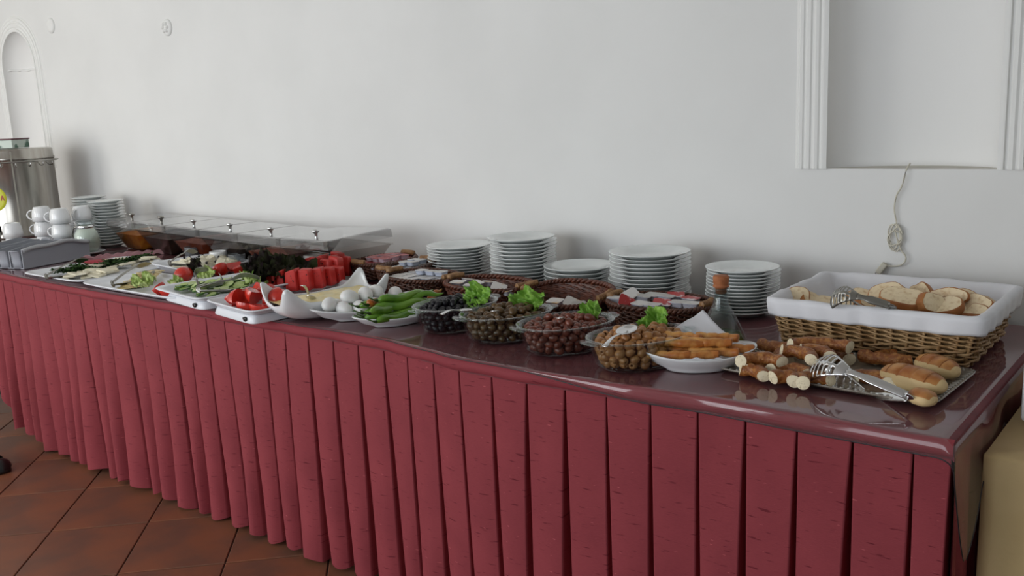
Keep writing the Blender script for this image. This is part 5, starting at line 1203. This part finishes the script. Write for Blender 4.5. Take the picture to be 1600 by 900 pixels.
# curved square bowl of butter
t = thing('curved_bowl', 'glossy white four cornered bowl with upswept corners, full of yellow butter', 'bowl', (-2.128, .118, ZT + .003), math.radians(-14))
A_, B_, H_ = .088, .168, .108
def cb(s_, q, off=0.0):
    a = 2 * PI * q; cx_, sy_ = math.cos(a), math.sin(a); e = 9.0
    x = math.copysign(abs(cx_) ** (2 / e), cx_); y = math.copysign(abs(sy_) ** (2 / e), sy_)
    corner = min(1.0, (abs(x) * abs(y) / .857) ** 5)
    k = .30 + .70 * math.sin(s_ * PI / 2) ** .8 if s_ > 0 else .30
    z = H_ * (s_ ** 1.75) * (.50 + .50 * corner - .06 * (1 - corner) * (1 - abs(x)) )
    return Vector(((A_ * k - off) * x * (1 + .10 * corner * s_), (B_ * k - off) * y * (1 + .05 * corner * s_), z))
N_ = 96; S_ = [i / 12 for i in range(13)]
out = [[cb(s_, j / N_) for j in range(N_)] for s_ in S_]; inn = [[cb(s_, j / N_, .0045) + Vector((0, 0, .005 * (1 - s_))) for j in range(N_)] for s_ in S_[::-1]]
G().rings(out + inn, True, cap0=True, cap1=True).mk('shell', CERAM, t)
for sy in (-.03, .03): G().lathe([(.011, -.0025), (.012, .004)], 12, c=(0, sy, 0), cap0=True, cap1=True).mk('foot', CERAM, t)
n = 24; V = []
for i in range(n + 1):
    for j in range(N_ // 2):
        q = cb(.80, j / (N_ // 2), .008); k = i / n; V.append((q.x * k, q.y * k, .053 + .010 * (1 - k) + .005 * nz(q.x * k * 30, q.y * k * 30, 2) * (k < .97)))
m_ = N_ // 2
o = mk('butter', V, [(i * m_ + j, i * m_ + (j + 1) % m_, (i + 1) * m_ + (j + 1) % m_, (i + 1) * m_ + j) for i in range(n) for j in range(m_)], BUTTER, None, True, (-2.128, .118, ZT + .003), rot=(0, 0, math.radians(-14)))
tag(o, 'soft yellow butter spread inside the curved white bowl', 'butter')
A = at(486, 462, .835); spoon_ab(Vector((A.x, A.y, .828)), at(473, 446, .878), 'steel spoon handle standing in the butter of the curved bowl')
# tongs on the trays
def tongs_px(a, za, b, zb, lb, **kw):
    "a: hinge end, b: head end"
    P, Q = at(a[0], a[1], za), at(b[0], b[1], zb); d_ = Q - P
    return tongs(P, math.atan2(d_.y, d_.x), lb, L=d_.length, pitch=-math.atan2(d_.z, math.hypot(d_.x, d_.y)), **kw)
tongs_px((74, 432), .792, (136, 413), .806, 'grey steel tongs across the herbs on the long cheese tray', slots=False, roll=1.25, open_=.020, mtr=DULL, head=(.07, .028))
tongs_px((177, 443), .794, (232, 420), .812, 'flat headed tongs pointing away on the yellow cheese', slots=False, roll=1.25, open_=.020, mtr=DULL, head=(.075, .032))
tongs_px((267, 411), .822, (308, 400), .830, 'tongs lying on the cheese cubes', slots=False, roll=1.25, open_=.020, mtr=DULL, head=(.055, .02))
tongs_px((313, 452), .826, (406, 438), .842, 'long flat tongs lying from the cucumber to the tomato tray', slots=False, roll=1.2, open_=.014, mtr=DULL, head=(.085, .040))
tongs_px((312, 448), .826, (334, 424), .868, 'tongs standing up in the sliced cucumber', slots=False, roll=.3, open_=.05, mtr=DULL, head=(.05, .012))
# gauze cover behind the long cheese tray
n, m_ = 50, 12; V = []
for j in range(m_ + 1):
    for i in range(n + 1):
        u, v = i / n, j / m_; p = at(88 + 160 * u, 414 - 18 * u ** .8, .772)
        V.append((p.x + .02 * v, p.y + .06 + .11 * v * (1 - .4 * u), ZT + .003 + .020 * math.sin(PI * v) * (1 + .6 * nz(u * 9, v * 3)) + .004 * math.sin(u * 60 + v * 9)))
o = mk('pink_gauze', V, [(j * (n + 1) + i, j * (n + 1) + i + 1, (j + 1) * (n + 1) + i + 1, (j + 1) * (n + 1) + i) for j in range(m_) for i in range(n)], clear('pink_gauze', (.85, .55, .58), ior=1.1, haze=.55, hazecol=(.62, .36, .38)))
tag(o, 'crumpled pale pink gauze cover pushed back behind the long cheese tray', 'cloth')
p = at(152, 407, .785); slab('red_cloth_tag', p.x, p.y, ZT + .012, .13, .05, .010, .9, mat('red_cloth', (.38, .045, .06), .8), 'folded red cloth behind the herbs of the long cheese tray', 'cloth', None)
# ------------------------------------------------------------------ foot of a person at the left edge
bm = bmesh.new(); pts = [((-3.84, -.232, .030), .024), ((-3.875, -.262, .036), .034), ((-3.925, -.305, .050), .034), ((-3.965, -.340, .085), .036), ((-3.972, -.346, .16), .036), ((-3.975, -.35, .30), .050), ((-3.975, -.35, .42), .052)]
me = bpy.data.meshes.new('person'); me.from_pydata([p for p, r in pts] + [(-4.0, -.362, .035)], [(i, i + 1) for i in range(6)] + [(3, 7)], []); me.materials.append(SKIN)
o = link(bpy.data.objects.new('person', me)); md = o.modifiers.new('skin', 'SKIN'); smooth_mod(o, 2)
for i, (p, r) in enumerate(pts + [(0, .028)]): me.skin_vertices[0].data[i].radius = (r, r * (.62 if i < 2 else 1))
me.skin_vertices[0].data[4].use_root = True
tag(o, "person's bare lower leg and foot in a black sandal at the left edge", 'person')
bm.free()
sd = Vector((-3.90, -.287, 0)); g = G(); R = []
for z, k in ((.002, .96), (.004, 1), (.020, 1), (.023, .96)): R.append([Vector((v.x * k, v.y * k * (1 + .15 * (v.x > 0)), z)) for v in sell(.122, .043, 2.4, 40)])
t = thing('black_sandal', 'black sandal on the tiled floor at the left edge', 'shoe', sd, math.radians(41))
G().rings(R, True, cap0=True, cap1=True).mk('sole', BLACK, t)
for x0, h_ in ((.062, .052), (.02, .068)):
    G().tube([Vector((x0 + .01 * math.cos(PI * k / 12), .046 * math.cos(PI * k / 12), .018 + h_ * math.sin(PI * k / 12))) for k in range(13)], .012, 8, flat=.35).mk('strap', BLACK, t)
R = [[Vector((.085 + .040 * math.cos(a) * k, .040 * math.sin(a) * k, .022 + .030 * (1 - k * k) ** .5 * 1.2)) for a in [2 * PI * j / 24 for j in range(24)]] for k in (1, .9, .7, .4, .05)]
G().rings(R).mk('toe_cap', BLACK, t)
